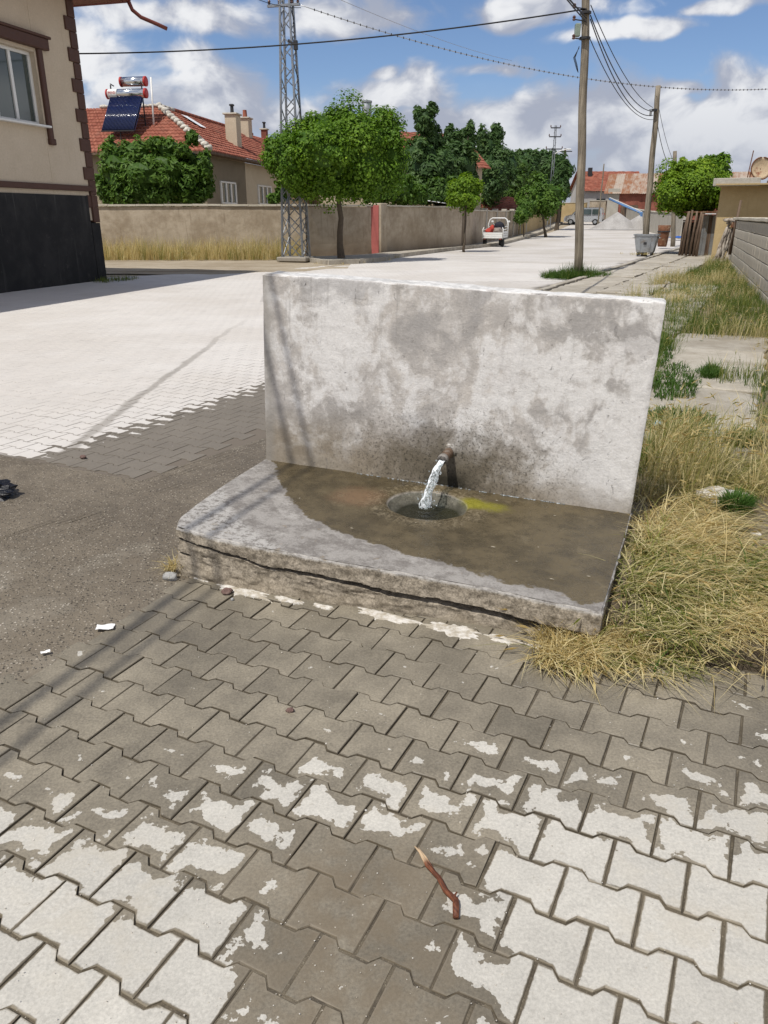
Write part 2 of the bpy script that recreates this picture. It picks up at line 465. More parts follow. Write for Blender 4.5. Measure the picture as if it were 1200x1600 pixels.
# ================================================================== ground sheets
def sheet(name, fn, nu, nv, mat, label=None, cat=None):
    o = MB().grid(nu, nv, fn).build(name, mat)
    o['kind'] = 'structure'
    if label: o['label'] = label; o['category'] = cat
    return o
def lerp(a, b, k): return a + (b-a)*k
def warp(k, lo, hi, mid0, mid1):
    # dense lines between mid0 and mid1
    if k < .1: return lerp(lo, mid0, k/.1)
    if k > .9: return lerp(mid1, hi, (k-.9)/.1)
    return lerp(mid0, mid1, (k-.1)/.8)
def gfn(i, j):
    x = warp(i, -1500, 1500, -60, 90); y = warp(j, -300, 3000, -10, 160)
    return (x, y, far(y) - .045)
sheet('ground', gfn, 60, 90, 'dirt', 'bare tan earth stretching away under and around the village street', 'ground')

def road_left(a): return -16.9 if a < 17 else (lerp(-16.9, -14.6, (a-17)/4.5) if a < 21.5 else -14.6 - max(0, a-42)*.14)
def rfn(i, j):
    a = lerp(2.2, 118, j**1.6); b = lerp(road_left(a), -4.62 if a > 9.5 else -2.9, i); p = st(a, b)
    return (p.x, p.y, far(p.y) - .0048)
road = sheet('road', rfn, 12, 120, 'road_bed', 'dusty white block-paved village street running away behind the fountain', 'road')

# dirt side street with a ragged overlap on the paving
def dfn(i, j):
    x = lerp(-60, -1.2, i); yn = 24.4 - .02*(x+5) + (1.0*math.sin(x*.35) + fbm(x*.9, 3.1)*1.0)*(1 if x > -9 else .2)
    if x > -5: yn += (x+5)*.55
    y = lerp(yn, 36.5, j)
    return (x, y, (.004 if j > .02 else -.012) + .03*fbm(x*.6, y*.6) * min(1, j*6))
sheet('dirt_side_street', dfn, 90, 24, 'dirt', 'rutted tan dirt side street between the cream house and the garden wall', 'dirt road')

# ------------------------------------------------------------------ interlocking pavers (double-T outline)
PL, PW, PDL = .192, .153, .0118
def paver_outline(gap):
    g = gap/2; h = PL/2 - g; s1, s2 = .0370, .0590       # step begins / ends, measured from the waist
    hi = PW/2 + PDL - g; lo = PW/2 - PDL - g
    top = [(-h, hi), (-s2, hi), (-s1, lo), (s1, lo), (s2, hi), (h, hi)]
    return top + [(x, -y) for (x, y) in reversed(top)]
def paver_geo(gap, ch=.0026, dz=.003, depth=0.):
    o = paver_outline(gap); n = len(o); v = []; f = []; at = []
    def ins(p): return (p[0] - math.copysign(ch, p[0]) if abs(p[0]) > .05 else p[0], p[1] - math.copysign(ch, p[1]))
    if depth: v += [(x, y, -depth) for x, y in o]; at += [0]*n
    b0 = len(v)
    v += [(x, y, -dz) for x, y in o]; at += [0]*n
    v += [(*ins(p), 0) for p in o]; at += [0.06]*n
    c0 = len(v)
    for cx in (-.046, .046): v.append((cx, 0, 0.0004)); at.append(1.)
    if depth:
        for i in range(n): f.append((i, n+i, n+(i+1) % n, (i+1) % n)[::-1])
    for i in range(n):
        j = (i+1) % n
        f.append((b0+i, b0+n+i, b0+n+j, b0+j)[::-1])
        mx = (o[i][0]+o[j][0])/2
        if abs(mx) < .01:
            f.append((b0+n+i, c0, c0+1)[::-1] if o[i][1] > 0 else (b0+n+i, c0+1, c0)[::-1]); f.append((b0+n+i, c0+1, b0+n+j)[::-1] if o[i][1] > 0 else (b0+n+i, c0, b0+n+j)[::-1])
        else: f.append((b0+n+i, c0 if mx < 0 else c0+1, b0+n+j)[::-1])
    return v, f, at
def paver_mesh(name, gap, mat, seed, depth=0., ch=.0026, dz=.003):
    mb = MB(); v, f, at = paver_geo(gap, ch, dz, depth); r2 = random.Random(seed)
    v = [(x + r2.uniform(-.0012, .0012), y + r2.uniform(-.0012, .0012), z) for (x, y, z) in v]
    mb.add(v, f); mb.at = at
    return mb.mesh(name, mat)
BROT = math.atan2(RD.y, RD.x)

def in_slab(a, b): return 2.02 + (b+2.6)*.02 < a < 4.2 and -2.62 < b < -.45
# near apron in front of the fountain: each block an object of its own
def afn(i, j):
    p = st(lerp(-.2, 3.35, j), lerp(-2.30, 2.6, i)); return (p.x, p.y, -.0070 + .003*fbm(p.x*3, p.y*3) + .0045*math.exp(-((p.x+.1)/.33)**2)*(1 if p.y < 1.6 else 0))
pavement = sheet('pavement', afn, 120, 90, 'joint_sand', 'wet grey interlocking block pavement in front of the fountain', 'pavement')
PAV = [paver_mesh('paver', g, 'paver', i, .03) for i, g in enumerate((.005, .006, .0042, .0055, .008))]
n_near = 0; spill = MB(); spill.at = []
cand = []
for i in range(-3, 24):
    a = .30 + i*PW
    for j in range(-18, 20):
        b = -.15 + j*PL + (PL/2 if i % 2 else 0)
        p = st(a, b)
        u, v = pix(p)
        if b < -2.20 - .1 or a > 3.25 or b > 2.35 or a < -.1: continue
        if b > -.1 and a > 2.75: continue
        if v < 985 and 1120 < u < 1700: continue
        off_ = 0 if (-60 < u < 1260 and 700 < v < 1680) else 50
        cand.append((p.length + off_, a, b, p))
cand.sort(key=lambda c: c[0])
for k, (_, a, b, p) in enumerate(cand):
    if k < 300:
        o = bpy.data.objects.new('paver', PAV[rnd.randrange(len(PAV))]); COL.objects.link(o); o.parent = pavement
        o.location = (p.x, p.y, rnd.uniform(-.0022, .0022)); o.rotation_euler = (rnd.gauss(0, .006), rnd.gauss(0, .006), BROT + rnd.gauss(0, .007) + (math.pi if rnd.random() < .5 else 0))
    else:
        m2 = Matrix.Rotation(BROT + rnd.gauss(0, .006), 3, 'Z'); gv_, gf_, ga_ = paver_geo(.0045); dz_ = rnd.uniform(-.002, .002)
        spill.add([m2@Vector(q) + Vector((p.x, p.y, dz_)) for q in gv_], gf_); spill.at.extend(ga_)
    n_near += 1
if spill.v: spill.build('outer_pavers', 'paver', pavement)['kind'] = 'stuff'
print('pavers near', n_near)

# ------------------------------------------------------------------ street paving behind and left of the fountain
RPM = [paver_mesh('paver', g, 'road_paver', 20+i, .02, .003, .0022) for i, g in enumerate((.003, .0045, .004))]
rc = []
for i in range(0, 165):
    a = 3.66 + i*PW
    for j in range(0, 68):
        b = -4.72 + (.0) - j*PL + (PL/2 if i % 2 else 0) + 1.25
        if b < road_left(a) + .3 or b > -3.45: continue
        if a < 6.5 and b > -3.5: continue
        p = st(a, b); u, v = pix(p)
        if not (-60 < u < 1000 and v > 385): continue
        if p.y > 25 and p.x < -3.4: continue
        hid = 415 < u < 1000 and 440 < v                    # behind the fountain wall: only seen from elsewhere
        if hid and a > 12: continue
        rc.append((p.length + (100 if hid else 0), p))
rc.sort(key=lambda c: c[0])
far_p = MB(); gv, gf, ga = paver_geo(.0035, .003, .002)
Mz = Matrix.Rotation(BROT, 3, 'Z')
for k, (_, p) in enumerate(rc):
    if k < 300:
        o = bpy.data.objects.new('paver', RPM[k % 3]); COL.objects.link(o); o.parent = road
        o.location = (p.x, p.y, rnd.uniform(-.0008, .0008)); o.rotation_euler = (rnd.gauss(0, .0025), rnd.gauss(0, .0025), BROT + rnd.gauss(0, .006))
    else:
        m2 = Matrix.Rotation(BROT + rnd.gauss(0, .006), 3, 'Z'); off = Vector((p.x, p.y, rnd.uniform(-.0008, .0008)))
        tx, ty = rnd.gauss(0, .0025), rnd.gauss(0, .0025)
        far_p.add([m2@Vector((x, y, z + x*tx + y*ty)) + off for (x, y, z) in gv], gf); far_p.at.extend(ga)
o = far_p.build('far_pavers', 'road_paver', road); o['kind'] = 'stuff'
print('pavers road', len(rc))

# ------------------------------------------------------------------ gravelly asphalt patch left of the fountain
def aedge(b):  # far end against the street paving
    return 3.60 + .02*math.sin(b*7) + (0 if b < -3.5 else (b+3.5)*4.2)
def asfn(i, j):
    b = lerp(-9.0, -2.15, i)
    if b > -3.45: a1 = min(8.5, 3.6 + max(0, b+3.5)*8)
    else: a1 = 3.60
    a = lerp(-.5, a1 + .03*fbm(b*4, 1.7, 0, 3), j)
    edge = b + .05*fbm(a*5, 9.0, 0, 4)
    p = st(a, edge)
    low = 1 if b < -2.32 else max(0, (-2.15-b)/.17)
    z = .004 + .008*fbm(p.x*2.2, p.y*2.2, 0, 4) + .004*fbm(p.x*14, p.y*14, 4., 3)
    if j > .985: z -= .012
    return (p.x, p.y, z*low - .018*(1-low))
sheet('asphalt_patch', asfn, 170, 130, 'asphalt', 'worn gravelly asphalt patch beside the wet block paving', 'asphalt')

# ------------------------------------------------------------------ right-hand verge and pavement of broken concrete slabs
def vfn(i, j):
    a = lerp(2.85 + .12*fbm(i*9, 2, 0, 3), 62, j**1.7); b = lerp(-4.45 if a > 8.5 else (-2.45 if a > 4.3 else -1.3), 3.5, i); p = st(a, b)
    z = .035 + .05*fbm(p.x*.8, p.y*.8) + max(0, b+2.0)*.02
    return (p.x, p.y, far(p.y) + (z if j > .003 else -.02))
verge = sheet('verge', vfn, 60, 160, 'verge_soil', 'overgrown earth verge between the street and the block wall', 'verge')
walk = MB().build('sidewalk', 'walk_concrete'); tag(walk, 'broken concrete slab sidewalk leading away past the wooden poles', 'sidewalk', kind='structure')
def slab_piece(a0, a1, b0, b1, z, seed, tilt=0.):
    mb = MB(); r2 = random.Random(seed); n = 7; poly = []
    for k in range(4):
        c = [(a0, b0), (a1, b0), (a1, b1), (a0, b1)]; p0 = c[k]; p1 = c[(k+1) % 4]
        for q in range(n):
            t_ = q/n; poly.append((lerp(p0[0], p1[0], t_) + r2.uniform(-.035, .035), lerp(p0[1], p1[1], t_) + r2.uniform(-.035, .035)))
    pts = [st(a, b) for a, b in poly]; cx = sum(p.x for p in pts)/len(pts); cy = sum(p.y for p in pts)/len(pts)
    def zz(p): return z + far(p.y) + tilt*(p.x-cx)
    o = len(mb.v); N = len(pts)
    mb.v += [(p.x, p.y, zz(p)-.12) for p in pts] + [(p.x, p.y, zz(p)-.012) for p in pts] + [(cx+(p.x-cx)*.985, cy+(p.y-cy)*.985, zz(p)) for p in pts]
    for i in range(N):
        j = (i+1) % N; mb.f += [(o+i, o+j, o+N+j, o+N+i)[::-1], (o+N+i, o+N+j, o+2*N+j, o+2*N+i)[::-1]]
    mb.f.append(tuple(range(o+2*N, o+3*N))[::-1])
    return mb
k = 0
for a in [5.6, 6.7, 7.75, 8.9, 10.1, 11.4, 12.7, 14.1, 15.5, 17.0, 18.6, 20.2, 21.9, 23.6, 25.4, 27.2, 29.1, 31, 33, 35, 37.2, 39.5, 42, 45, 48]:
    w = 1.02 + a*.028
    for (b0, b1, lim) in [(-4.4, -3.35, 8.5), (-3.3, -2.25, 8.5), (-2.2, -1.1, 8.5), (-1.05, .05, 0)]:
        if a < lim or (b0 > -2.3 and a > 19): continue
        if b0 > -1.1 and a > 11: continue
        k += 1
        slab_piece(a, a+w, b0, b1, .10 + rnd.uniform(-.012, .012), 100+k, rnd.uniform(-.02, .02)).build('slab', 'walk_concrete', walk)
# low kerb stones along the street edge of that sidewalk
kerb = MB().build('kerb', 'walk_concrete'); tag(kerb, 'row of pale kerb stones edging the concrete sidewalk by the poles', 'kerb', kind='structure')
for i in range(44):
    a = 9 + i*1.02; p = st(a, -4.55); m2 = Matrix.Translation((p.x, p.y, far(p.y)+.02)) @ Matrix.Rotation(SROT + rnd.gauss(0, .012), 4, 'Z')
    MB().cbox((.5, 0, 0), (1.0, .14, .20 + rnd.uniform(-.02, .02)), .015, m2).build('kerb_stone', 'walk_concrete', kerb)

# raised corner sidewalk under the lattice mast and the globe trees across the street
_lp = [gp(*q) for q in ((432, 401), (455, 405), (482, 409), (512, 414), (560, 412), (600, 408), (616, 403), (725, 389))]
_ip = [gp(u, v, .15) for (u, v) in ((440, 400), (458, 400.5), (479, 401), (520, 399.5), (560, 397.5), (584, 396), (600, 394), (717, 385))]
_we = dp(872, 340, 104); _we.z = 0; _w3 = Vector((_ip[-1].x, _ip[-1].y, 0)); _wd = (_we-_w3).normalized(); _wn = Vector((_wd.y, -_wd.x, 0)); _kw = (Vector((_lp[-1].x, _lp[-1].y, 0))-_w3).dot(_wn)
edge = _lp + [_w3 + _wd*(4*k+1) + _wn*max(1.1, _kw) for k in range(1, 15)]
inner = [Vector((q.x, q.y+.35, 0)) for q in _ip] + [_w3 + _wd*(4*k+1) for k in range(1, 15)]
LSWEDGE = [e_.copy() for e_ in edge]
mb = MB()
for e_, i_ in zip(edge, inner):
    for q in range(5):
        p = e_.lerp(i_, q/4); mb.v.append((p.x, p.y, far(p.y) + .13 + .02*fbm(p.x, p.y)))
for i in range(len(edge)-1):
    for q in range(4): c = i*5+q; mb.f.append((c, c+5, c+6, c+1))
o = mb.build('corner_sidewalk', 'walk_concrete'); tag(o, 'dusty raised sidewalk along the garden wall across the street', 'sidewalk', kind='structure')
lk = MB().build('corner_kerb', 'walk_concrete'); tag(lk, 'kerb stones edging the sidewalk by the garden wall', 'kerb', kind='structure')
for i in range(len(edge)-1):
    p0, p1 = edge[i], edge[i+1]; L = (p1-p0).length; n = max(1, round(L/1.0))
    for q in range(n):
        a0 = p0.lerp(p1, q/n); a1 = p0.lerp(p1, (q+1)/n); zc = far((a0.y+a1.y)/2)
        d = (a1-a0).normalized()*.012
        MB().bar(a0 + d + Vector((0, 0, zc+.065)), a1 - d + Vector((0, 0, zc+.065 + rnd.uniform(-.012, .012))), .14, .18).build('kerb_stone', 'walk_concrete', lk)
# ================================================================== the fountain
FL = gp(415, 718, .245); FR = gp(985, 803, .16)
FX = (FR-FL).normalized(); FB = Vector((-FX.y, FX.x, 0)).normalized(); FZ = FX.cross(FB).normalized(); FB = FZ.cross(FX).normalized()
FW = (FR-FL).length
FO = (FL+FR)/2
FM = Matrix(((FX.x, FB.x, FZ.x, FO.x), (FX.y, FB.y, FZ.y, FO.y), (FX.z, FB.z, FZ.z, FO.z), (0, 0, 0, 1)))
FMI = FM.inverted()
def fl(u, v, z=0.):
    """photo point -> fountain coordinates on the level z of the slab"""
    d = ray(u, v); o = FMI@EYE; dl = FMI.to_3x3()@d; k = (z-o.z)/dl.z; return o + dl*k
def flw(u, v):
    d = ray(u, v); o = FMI@EYE; dl = FMI.to_3x3()@d; k = -o.y/dl.y; return o + dl*k
WH = 1.065; WT = .20
PIPE = flw(702, 706)
POOL = fl(668, 790, -.01)
PR = .205
print('fountain', FW, FO, 'pipe', PIPE, 'pool', POOL, 'top', flw(412, 432), flw(1037, 474))

def m_wash(t):
    """lime-washed plaster: crisp brushed white over grey and taupe, grimy at the foot and round the pipe"""
    p = t.obj(); x, y, z = t.sep(p)
    wv = t.vadd(p, t.vmul(t.vadd(t.noisec(p, 2.6, 4, .6), (-.5, -.5, -.5)), (.45, .2, .45)))
    big = t.noise(wv, 1.7, 4, .5); mid = t.noise(wv, 5.0, 6, .65); fine = t.noise(p, 24, 6, .7); g = t.noise(p, 85, 4, .75)
    brush = t.noise(t.vadd(t.vmul(p, (5.5, 3, 3.6)), t.vmul(t.noisec(p, 2.0, 2), (1.1, 1.1, 1.1))), 1.9, 6, .64)
    vert = t.noise(t.vmul(p, (13, 1, .9)), 1.6, 5, .65)
    c = t.mix(t.map(big*.55+mid*.45, .36, .60), (.36, .342, .328), (.55, .512, .472))
    c = t.mix(t.map(mid*.5+brush*.5, .47, .56)*.55, c, (.56, .53, .50))
    # sharp-edged remnants of white paint
    w1 = t.map(big*.45 + brush*.30 + mid*.25 + t.map(x, .25, 1.0, 0, .075, False) + t.map((x + .62).abs(), .35, .05, 0, .05, False), .485, .555)
    c = t.mix(w1*t.map(fine, .28, .46, .55, 1)*.88, c, (.70, .685, .67))
    w2 = t.map(t.noise(t.vadd(wv, (3.3, 0, 1.7)), 3.4, 7, .68), .55, .61)
    c = t.mix(w2*.6, c, (.665, .645, .63))
    gm = t.map(t.noise(t.vadd(wv, (9.3, 2, 5.7)), 2.3, 7, .68) + t.map(z, .86, 1.05, 0, .07, False), .55, .69)
    c = t.mix(gm*.54, c, (.29, .278, .275))
    drip = t.map(vert, .55, .70)*t.map(z + (mid-.5)*.5, .45, .98)
    c = t.mix(drip*.5, c, (.27, .255, .24))
    # grime: foot of the wall, dark fan round the spout, gritty speckle
    dx = (x - PIPE.x)/.50; dz = (z - PIPE.z + .12)/.27
    rr_ = (dx*dx + dz*dz).sqrt()
    fan = t.map(rr_ + (mid-.5)*1.3 + (fine-.5)*.7, 1.2, .3)
    foot = t.map(z + (mid-.5)*.34 + (big-.5)*.3 + t.map(x, .3, 1.0, 0, .12, False), .36, .04)
    c = t.mix(foot*.85, c, (.25, .205, .145))
    c = t.mix(fan*.88, c, (.135, .115, .085))
    grit = t.map(t.noise(p, 60, 4, .8), .53, .60)*t.map(rr_ + (mid-.5)*.9, 2.0, .5)
    c = t.mix(grit*.72, c, (.045, .040, .033))
    dx2 = (x - PIPE.x - .01)/.17; core = t.map((dx2*dx2).sqrt() + (fine-.5)*1.2, 1.1, .3)*t.map(z + (mid-.5)*.12, .15, .02)
    c = t.mix(core*.92, c, (.026, .024, .017))
    sp2 = t.map(t.noise(p, 15, 6, .8), .655, .685)
    c = t.mix(sp2*.75, c, (.16, .15, .145))
    scr = t.map(t.noise(t.vadd(t.vmul(p, (22, 8, 5)), t.vmul(t.noisec(p, 3, 2), (9, 9, 9))), 1.5, 4, .7), .66, .69)
    c = t.mix(scr*.5, c, (.22, .21, .20))
    c = t.mul(c, t.grey(t.map(g*.6+fine*.4, .32, .68, .82, 1.14, False)))
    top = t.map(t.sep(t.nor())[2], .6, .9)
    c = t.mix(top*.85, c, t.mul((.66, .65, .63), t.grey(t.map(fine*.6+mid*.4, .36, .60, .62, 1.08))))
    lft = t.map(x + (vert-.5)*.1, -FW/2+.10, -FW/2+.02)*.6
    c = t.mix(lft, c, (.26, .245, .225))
    return dict(color=c, rough=.92, spec=.15, bump=[(brush, .30, .012), (fine, .5, .008), (g, .45, .003), (t.map(sp2, 0, 1, 1, 0), .8, .004), (t.map(scr, 0, 1, 1, 0), .6, .004)])
material('limewash', m_wash)

def m_slab(t):
    p = t.obj(); x, y, z = t.sep(p); wd = t.attr('tint')
    big = t.noise(p, 2.4, 5, .6); mid = t.noise(p, 8, 6, .65); fine = t.noise(p, 30, 5, .7); g = t.noise(p, 120, 3, .7)
    up = t.map(t.sep(t.nor())[2], .45, .8)*t.map(z, -.16, -.11) if False else t.map(t.sep(t.nor())[2], .45, .8)*(1 - t.map(wd, -.295, -.299)*t.map(z, -.012, -.03))
    wet = t.map(wd - .012 + (big-.5)*.10 + (mid-.5)*.13 + (fine-.5)*.08, -.008, .008)*up
    dry = t.mix(t.map(mid*.6+fine*.4, .40, .58), (.175, .160, .146), (.30, .282, .262))
    dry = t.mix(t.map(t.noise(p, 4.5, 6, .7), .56, .64)*.55, dry, (.42, .40, .375))
    dry = t.mix(t.map(wd, -.27, -.33)*t.map(fine, .42, .54)*.5, dry, (.50, .485, .46))
    dry = t.mul(dry, t.grey(t.map(g, .3, .7, .85, 1.1, False)))
    dry = t.mix(t.map(t.noise(p, 13, 4, .6), .63, .70)*.65, dry, (.21, .17, .12))
    wc = t.mix(t.map(big*.5+mid*.5, .38, .6), (.050, .039, .021), (.105, .082, .046))
    px = x - POOL.x; py = y - POOL.y; pr = (px*px + py*py).sqrt()
    ring = t.map((pr - PR*1.25 + (mid-.5)*.1).abs(), .10, .02)
    wc = t.mix(ring*t.map(g*.5+fine*.5, .46, .64)*.45, wc, (.28, .235, .16))
    red = t.map(((px + .37)*(px + .37) + (py+.05)*(py+.05)).sqrt() + (mid-.5)*.15, .2, .05)
    wc = t.mix(red*.35, wc, (.26, .14, .08))
    ax = (px - .20)/.26; ay = (py - .09)/.10
    alg = t.map((ax*ax+ay*ay).sqrt() + (mid-.5)*1.1 + (fine-.5)*.8, 1.05, .35)
    wc = t.mix(alg*.9, wc, (.22, .205, .022))
    wc = t.mix(t.map(t.noise(p, 6.5, 6, .72), .56, .68)*.42, wc, (.185, .150, .092)); wc = t.mul(wc, t.grey(t.map(g*.5+fine*.5, .3, .7, .68, 1.32, False)))
    pool = t.map(pr + (fine-.5)*.02, PR*1.02, PR*.9)
    wc = t.mix(pool*.95, wc, (.026, .023, .014))
    c = t.mix(wet, dry, wc)
    # broken sides: coarse concrete, pale lip
    side = t.mix(t.map(mid*.5+fine*.5, .38, .6), (.19, .160, .120), (.33, .285, .225))
    side = t.mul(side, t.grey(t.map(g*.6+fine*.4, .32, .68, .5, 1.4, False)))
    side = t.mix(t.map(z + (fine-.5)*.04, -.022, -.004)*.75, side, (.55, .53, .50))
    side = t.mix(t.map(z + (mid-.5)*.08, -.12, -.2)*.35, side, (.22, .18, .125))
    c = t.mix(up, side, c)
    rough = t.map(fine*.5+mid*.5, .35, .65, .14, .46)
    rough = rough*wet + (1-wet)*.92
    return dict(color=c, rough=rough, spec=.4, bump=[(fine, .4, .006), (g, .4, .003), (mid, .35, .012)])
material('fountain_slab', m_slab)

fountain = thing('street_fountain', 'concrete street fountain with a whitewashed back wall, low slab and running spout', 'fountain')
fountain.matrix_world = FM
# ---- back wall
rr = .009; prof = []
NF, NTp = 96, 16
for k in range(NF+1): prof.append((0, lerp(-.30, WH-rr, k/NF), 'f'))
for k in range(1, 5): a_ = k/4*math.pi/2; prof.append((rr-rr*math.cos(a_), WH-rr+rr*math.sin(a_), 'c'))
for k in range(1, NTp): prof.append((lerp(rr, WT-rr, k/NTp), WH, 't'))
for k in range(0, 5): a_ = k/4*math.pi/2; prof.append((WT-rr+rr*math.sin(a_), WH-rr+rr*math.cos(a_), 'c'))
for k in range(1, 13): prof.append((WT, lerp(WH-rr, -.30, k/12), 'b'))
NX = 190; mb = MB(); npf = len(prof)
for i in range(NX+1):
    s_ = i/NX; X = lerp(-FW/2, FW/2, s_)
    endr = min(1, min(s_, 1-s_)*FW/.02); er = (1-math.sqrt(max(0, 1-(1-endr)**2)))*.008
    for (y, z, kd) in prof:
        n = .006*fbm(X*2.2, z*2.2, y*3, 3) + .003*fbm(X*9, z*16, y*5+3, 4) + .0012*fbm(X*40, z*40, y*9, 2)
        yy, zz = y, z
        if kd == 'f': yy += n + er
        elif kd == 'b': yy -= n + er
        elif kd == 't': zz += n*1.6 - er + .010*fbm(X*1.1, y*3, 7, 2)
        else:
            zz += n*1.4 + .010*fbm(X*1.1, y*3, 7, 2) - er; yy += n*(1 if y < WT/2 else -1) + (er if y < WT/2 else -er)
            ch_ = fbm(X*7, 4.4, 1, 4)
            if ch_ > .12: zz -= .05*(ch_-.12); yy += (.05 if y < WT/2 else -.05)*(ch_-.12)
        xe = X + (.006*fbm(z*4, y*4, s_*3, 3) if i in (0, NX) else 0)
        mb.v.append((xe, yy, zz))
for i in range(NX):
    for k in range(npf-1):
        c = i*npf+k; mb.f.append((c, c+npf, c+npf+1, c+1))
mb.f.append(tuple(range(npf))); mb.f.append(tuple(NX*npf+k for k in range(npf))[::-1])
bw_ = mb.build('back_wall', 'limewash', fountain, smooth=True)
try: bw_.data.set_sharp_from_angle(angle=R(32))
except Exception: pass

# ---- slab (Coons patch between its four traced edges) with broken sides
def poly_at(pts, k):
    L = [0]
    for i in range(len(pts)-1): L.append(L[-1] + (pts[i+1]-pts[i]).length)
    d = k*L[-1]
    for i in range(len(pts)-1):
        if d <= L[i+1] or i == len(pts)-2: return pts[i].lerp(pts[i+1], (d-L[i])/max(1e-6, L[i+1]-L[i]))
eL = [Vector((-FW/2-.004, .03, 0))] + [fl(*q) for q in ((400, 727), (375, 742), (340, 765), (308, 788), (283, 808), (277, 822))]
eR = [Vector((FW/2+.0, .03, 0))] + [fl(*q) for q in ((975, 838), (962, 880), (950, 920), (939, 956))]
eF = [fl(*q) for q in ((277, 822), (330, 838), (400, 853), (500, 872), (640, 896), (760, 918), (850, 938), (939, 956))]
wetline = [fl(*q) for q in ((424, 722), (432, 748), (452, 785), (480, 808), (520, 832), (580, 850), (640, 868), (720, 890), (800, 912), (880, 928), (905, 945), (1000, 935))]
for e_ in (eL, eR, eF, wetline):
    for q in e_: q.z = 0
def wet_sd(p):
    best = 9; sg = 1
    for i in range(len(wetline)-1):
        a_, b_ = wetline[i], wetline[i+1]; d = b_-a_; k = max(0, min(1, (p-a_).dot(d)/d.length_squared)); q = a_ + d*k
        dd = math.hypot(p.x-q.x, p.y-q.y)
        if dd < best: best = dd; sg = 1 if d.x*(p.y-a_.y) - d.y*(p.x-a_.x) > 0 else -1
    return best*sg
NS, NT = 230, 96
def ztop(p):
    z = .003*fbm(p.x*3, p.y*3, 0, 3) + .0018*fbm(p.x*13, p.y*13, 2, 3)
    d = math.hypot(p.x-POOL.x, p.y-POOL.y)*(1 + .07*fbm(p.x*6, p.y*6, 5, 2))
    k = max(0, min(1, (PR*1.12-d)/(PR*.42))); k = k*k*(3-2*k)
    z -= .075*k
    z += .006*math.exp(-((d-PR*1.3)/.05)**2)
    return z
mb = MB()
for j in range(NT+1):
    t_ = j/NT
    for i in range(NS+1):
        s_ = i/NS
        Lp, Rp = poly_at(eL, t_), poly_at(eR, t_); Bp = eL[0].lerp(eR[0], s_); Fp = poly_at(eF, s_)
        p = Lp.lerp(Rp, s_) + Bp.lerp(Fp, t_) - (eL[0].lerp(eR[0], s_)*(1-t_) + eL[-1].lerp(eR[-1], s_)*t_)
        mb.v.append((p.x, p.y, ztop(p))); mb.at.append(wet_sd(p))
for j in range(NT):
    for i in range(NS):
        k = j*(NS+1)+i; mb.f.append((k, k+NS+1, k+NS+2, k+1))
# sides follow left edge, front edge, right edge
rim = [j*(NS+1) for j in range(NT+1)] + [NT*(NS+1)+i for i in range(1, NS+1)] + [j*(NS+1)+NS for j in range(NT-1, -1, -1)]
ctr = Vector((0, -.45, 0)); rows = 66; prev = rim; N = len(rim); zz = [mb.v[k] for k in rim]
norm = []
for q in range(N):
    a_ = Vector(zz[max(0, q-2)]); b_ = Vector(zz[min(N-1, q+2)]); d = b_-a_; n = Vector((d.y, -d.x, 0))
    if n.dot(Vector(zz[q])-ctr) < 0: n = -n
    norm.append(n.normalized())
for r_ in range(1, rows+1):
    cur = []
    for q in range(N):
        bx, by, bz = zz[q]; fr = q/N
        z = -.30*(r_/rows)**1.05
        zc = -.064 - .030*(bx+1.1) + .034*fbm(bx*3.2, by*3.2, 3, 5)
        gapw = .007 + .012*max(0, min(1, (bx+.5))) + .006*fbm(bx*6, by*6, 8, 3)
        off = .003*min(1, r_/2) + .010*fbm(bx*6, by*6, z*9, 4) + .008*fbm(bx*24, by*24, z*30, 4)
        if z > zc: off += -.006*(1 if r_ < 2 else 0) + .003
        else:
            off += -.004 - .026*max(0, min(1, bx*.8+.1)) + .022*fbm(bx*5, by*5, z*16+2, 4) + max(0, (zc-z)-.04)*.12
        cr = abs(z-zc)/gapw
        if cr < 1: off -= .085*(1-cr*cr)
        z2 = zc - .075 + .03*fbm(bx*3, by*3, 11, 4); cr2 = abs(z-z2)/.006
        if cr2 < 1 and fbm(bx*2, by*2, 17, 2) > .12: off -= .05*(1-cr2)
        chip = fbm(bx*9, by*9, 21, 3)
        if r_ <= 3 and chip > .18: off -= (chip-.18)*.09
        p = Vector((bx, by, bz+z)) + norm[q]*off
        cur.append(len(mb.v)); mb.v.append(tuple(p)); mb.at.append(-.3)
    for q in range(N-1): mb.f.append((prev[q], cur[q], cur[q+1], prev[q+1]))
    prev = cur
bs_ = mb.build('basin_slab', 'fountain_slab', fountain, smooth=True)
try: bs_.data.set_sharp_from_angle(angle=R(38))
except Exception: pass

# ---- spout: short steel pipe with a pale collar
plain('rusty_pipe', (.20, .135, .095), .55, .55, .4, 40, .5, dirt=(.30, .27, .24))
plain('pipe_collar', (.27, .25, .23), .5, .3, .25, 40, .4)
plain('pipe_inside', (.012, .011, .01), .7)
pd = Vector((-.10, -1, -.16)).normalized(); p0 = PIPE + Vector((0, .02, 0)); p1 = PIPE + pd*.105
sp = MB().tube([p0, PIPE + pd*.04, PIPE + pd*.085, p1], [.027, .027, .0265, .0265], 20, cap=False).build('spout_pipe', 'rusty_pipe', fountain, True)
MB().tube([PIPE + pd*.082, PIPE + pd*.083, PIPE + pd*.102, PIPE + pd*.107, PIPE + pd*.107, PIPE + pd*.085], [.0268, .0290, .0295, .029, .0235, .0232], 20, cap=False).build('collar', 'pipe_collar', sp, True)
MB().tube([PIPE + pd*.05, PIPE + pd*.052], [.022, .022], 16).build('bore', 'pipe_inside', sp)
mb = MB(); lump(mb, PIPE + Vector((.004, .002, .010)), (.036, .010, .034), 3, (14, 9), .35); mb.build('pipe_mortar', 'limewash', fountain, True)

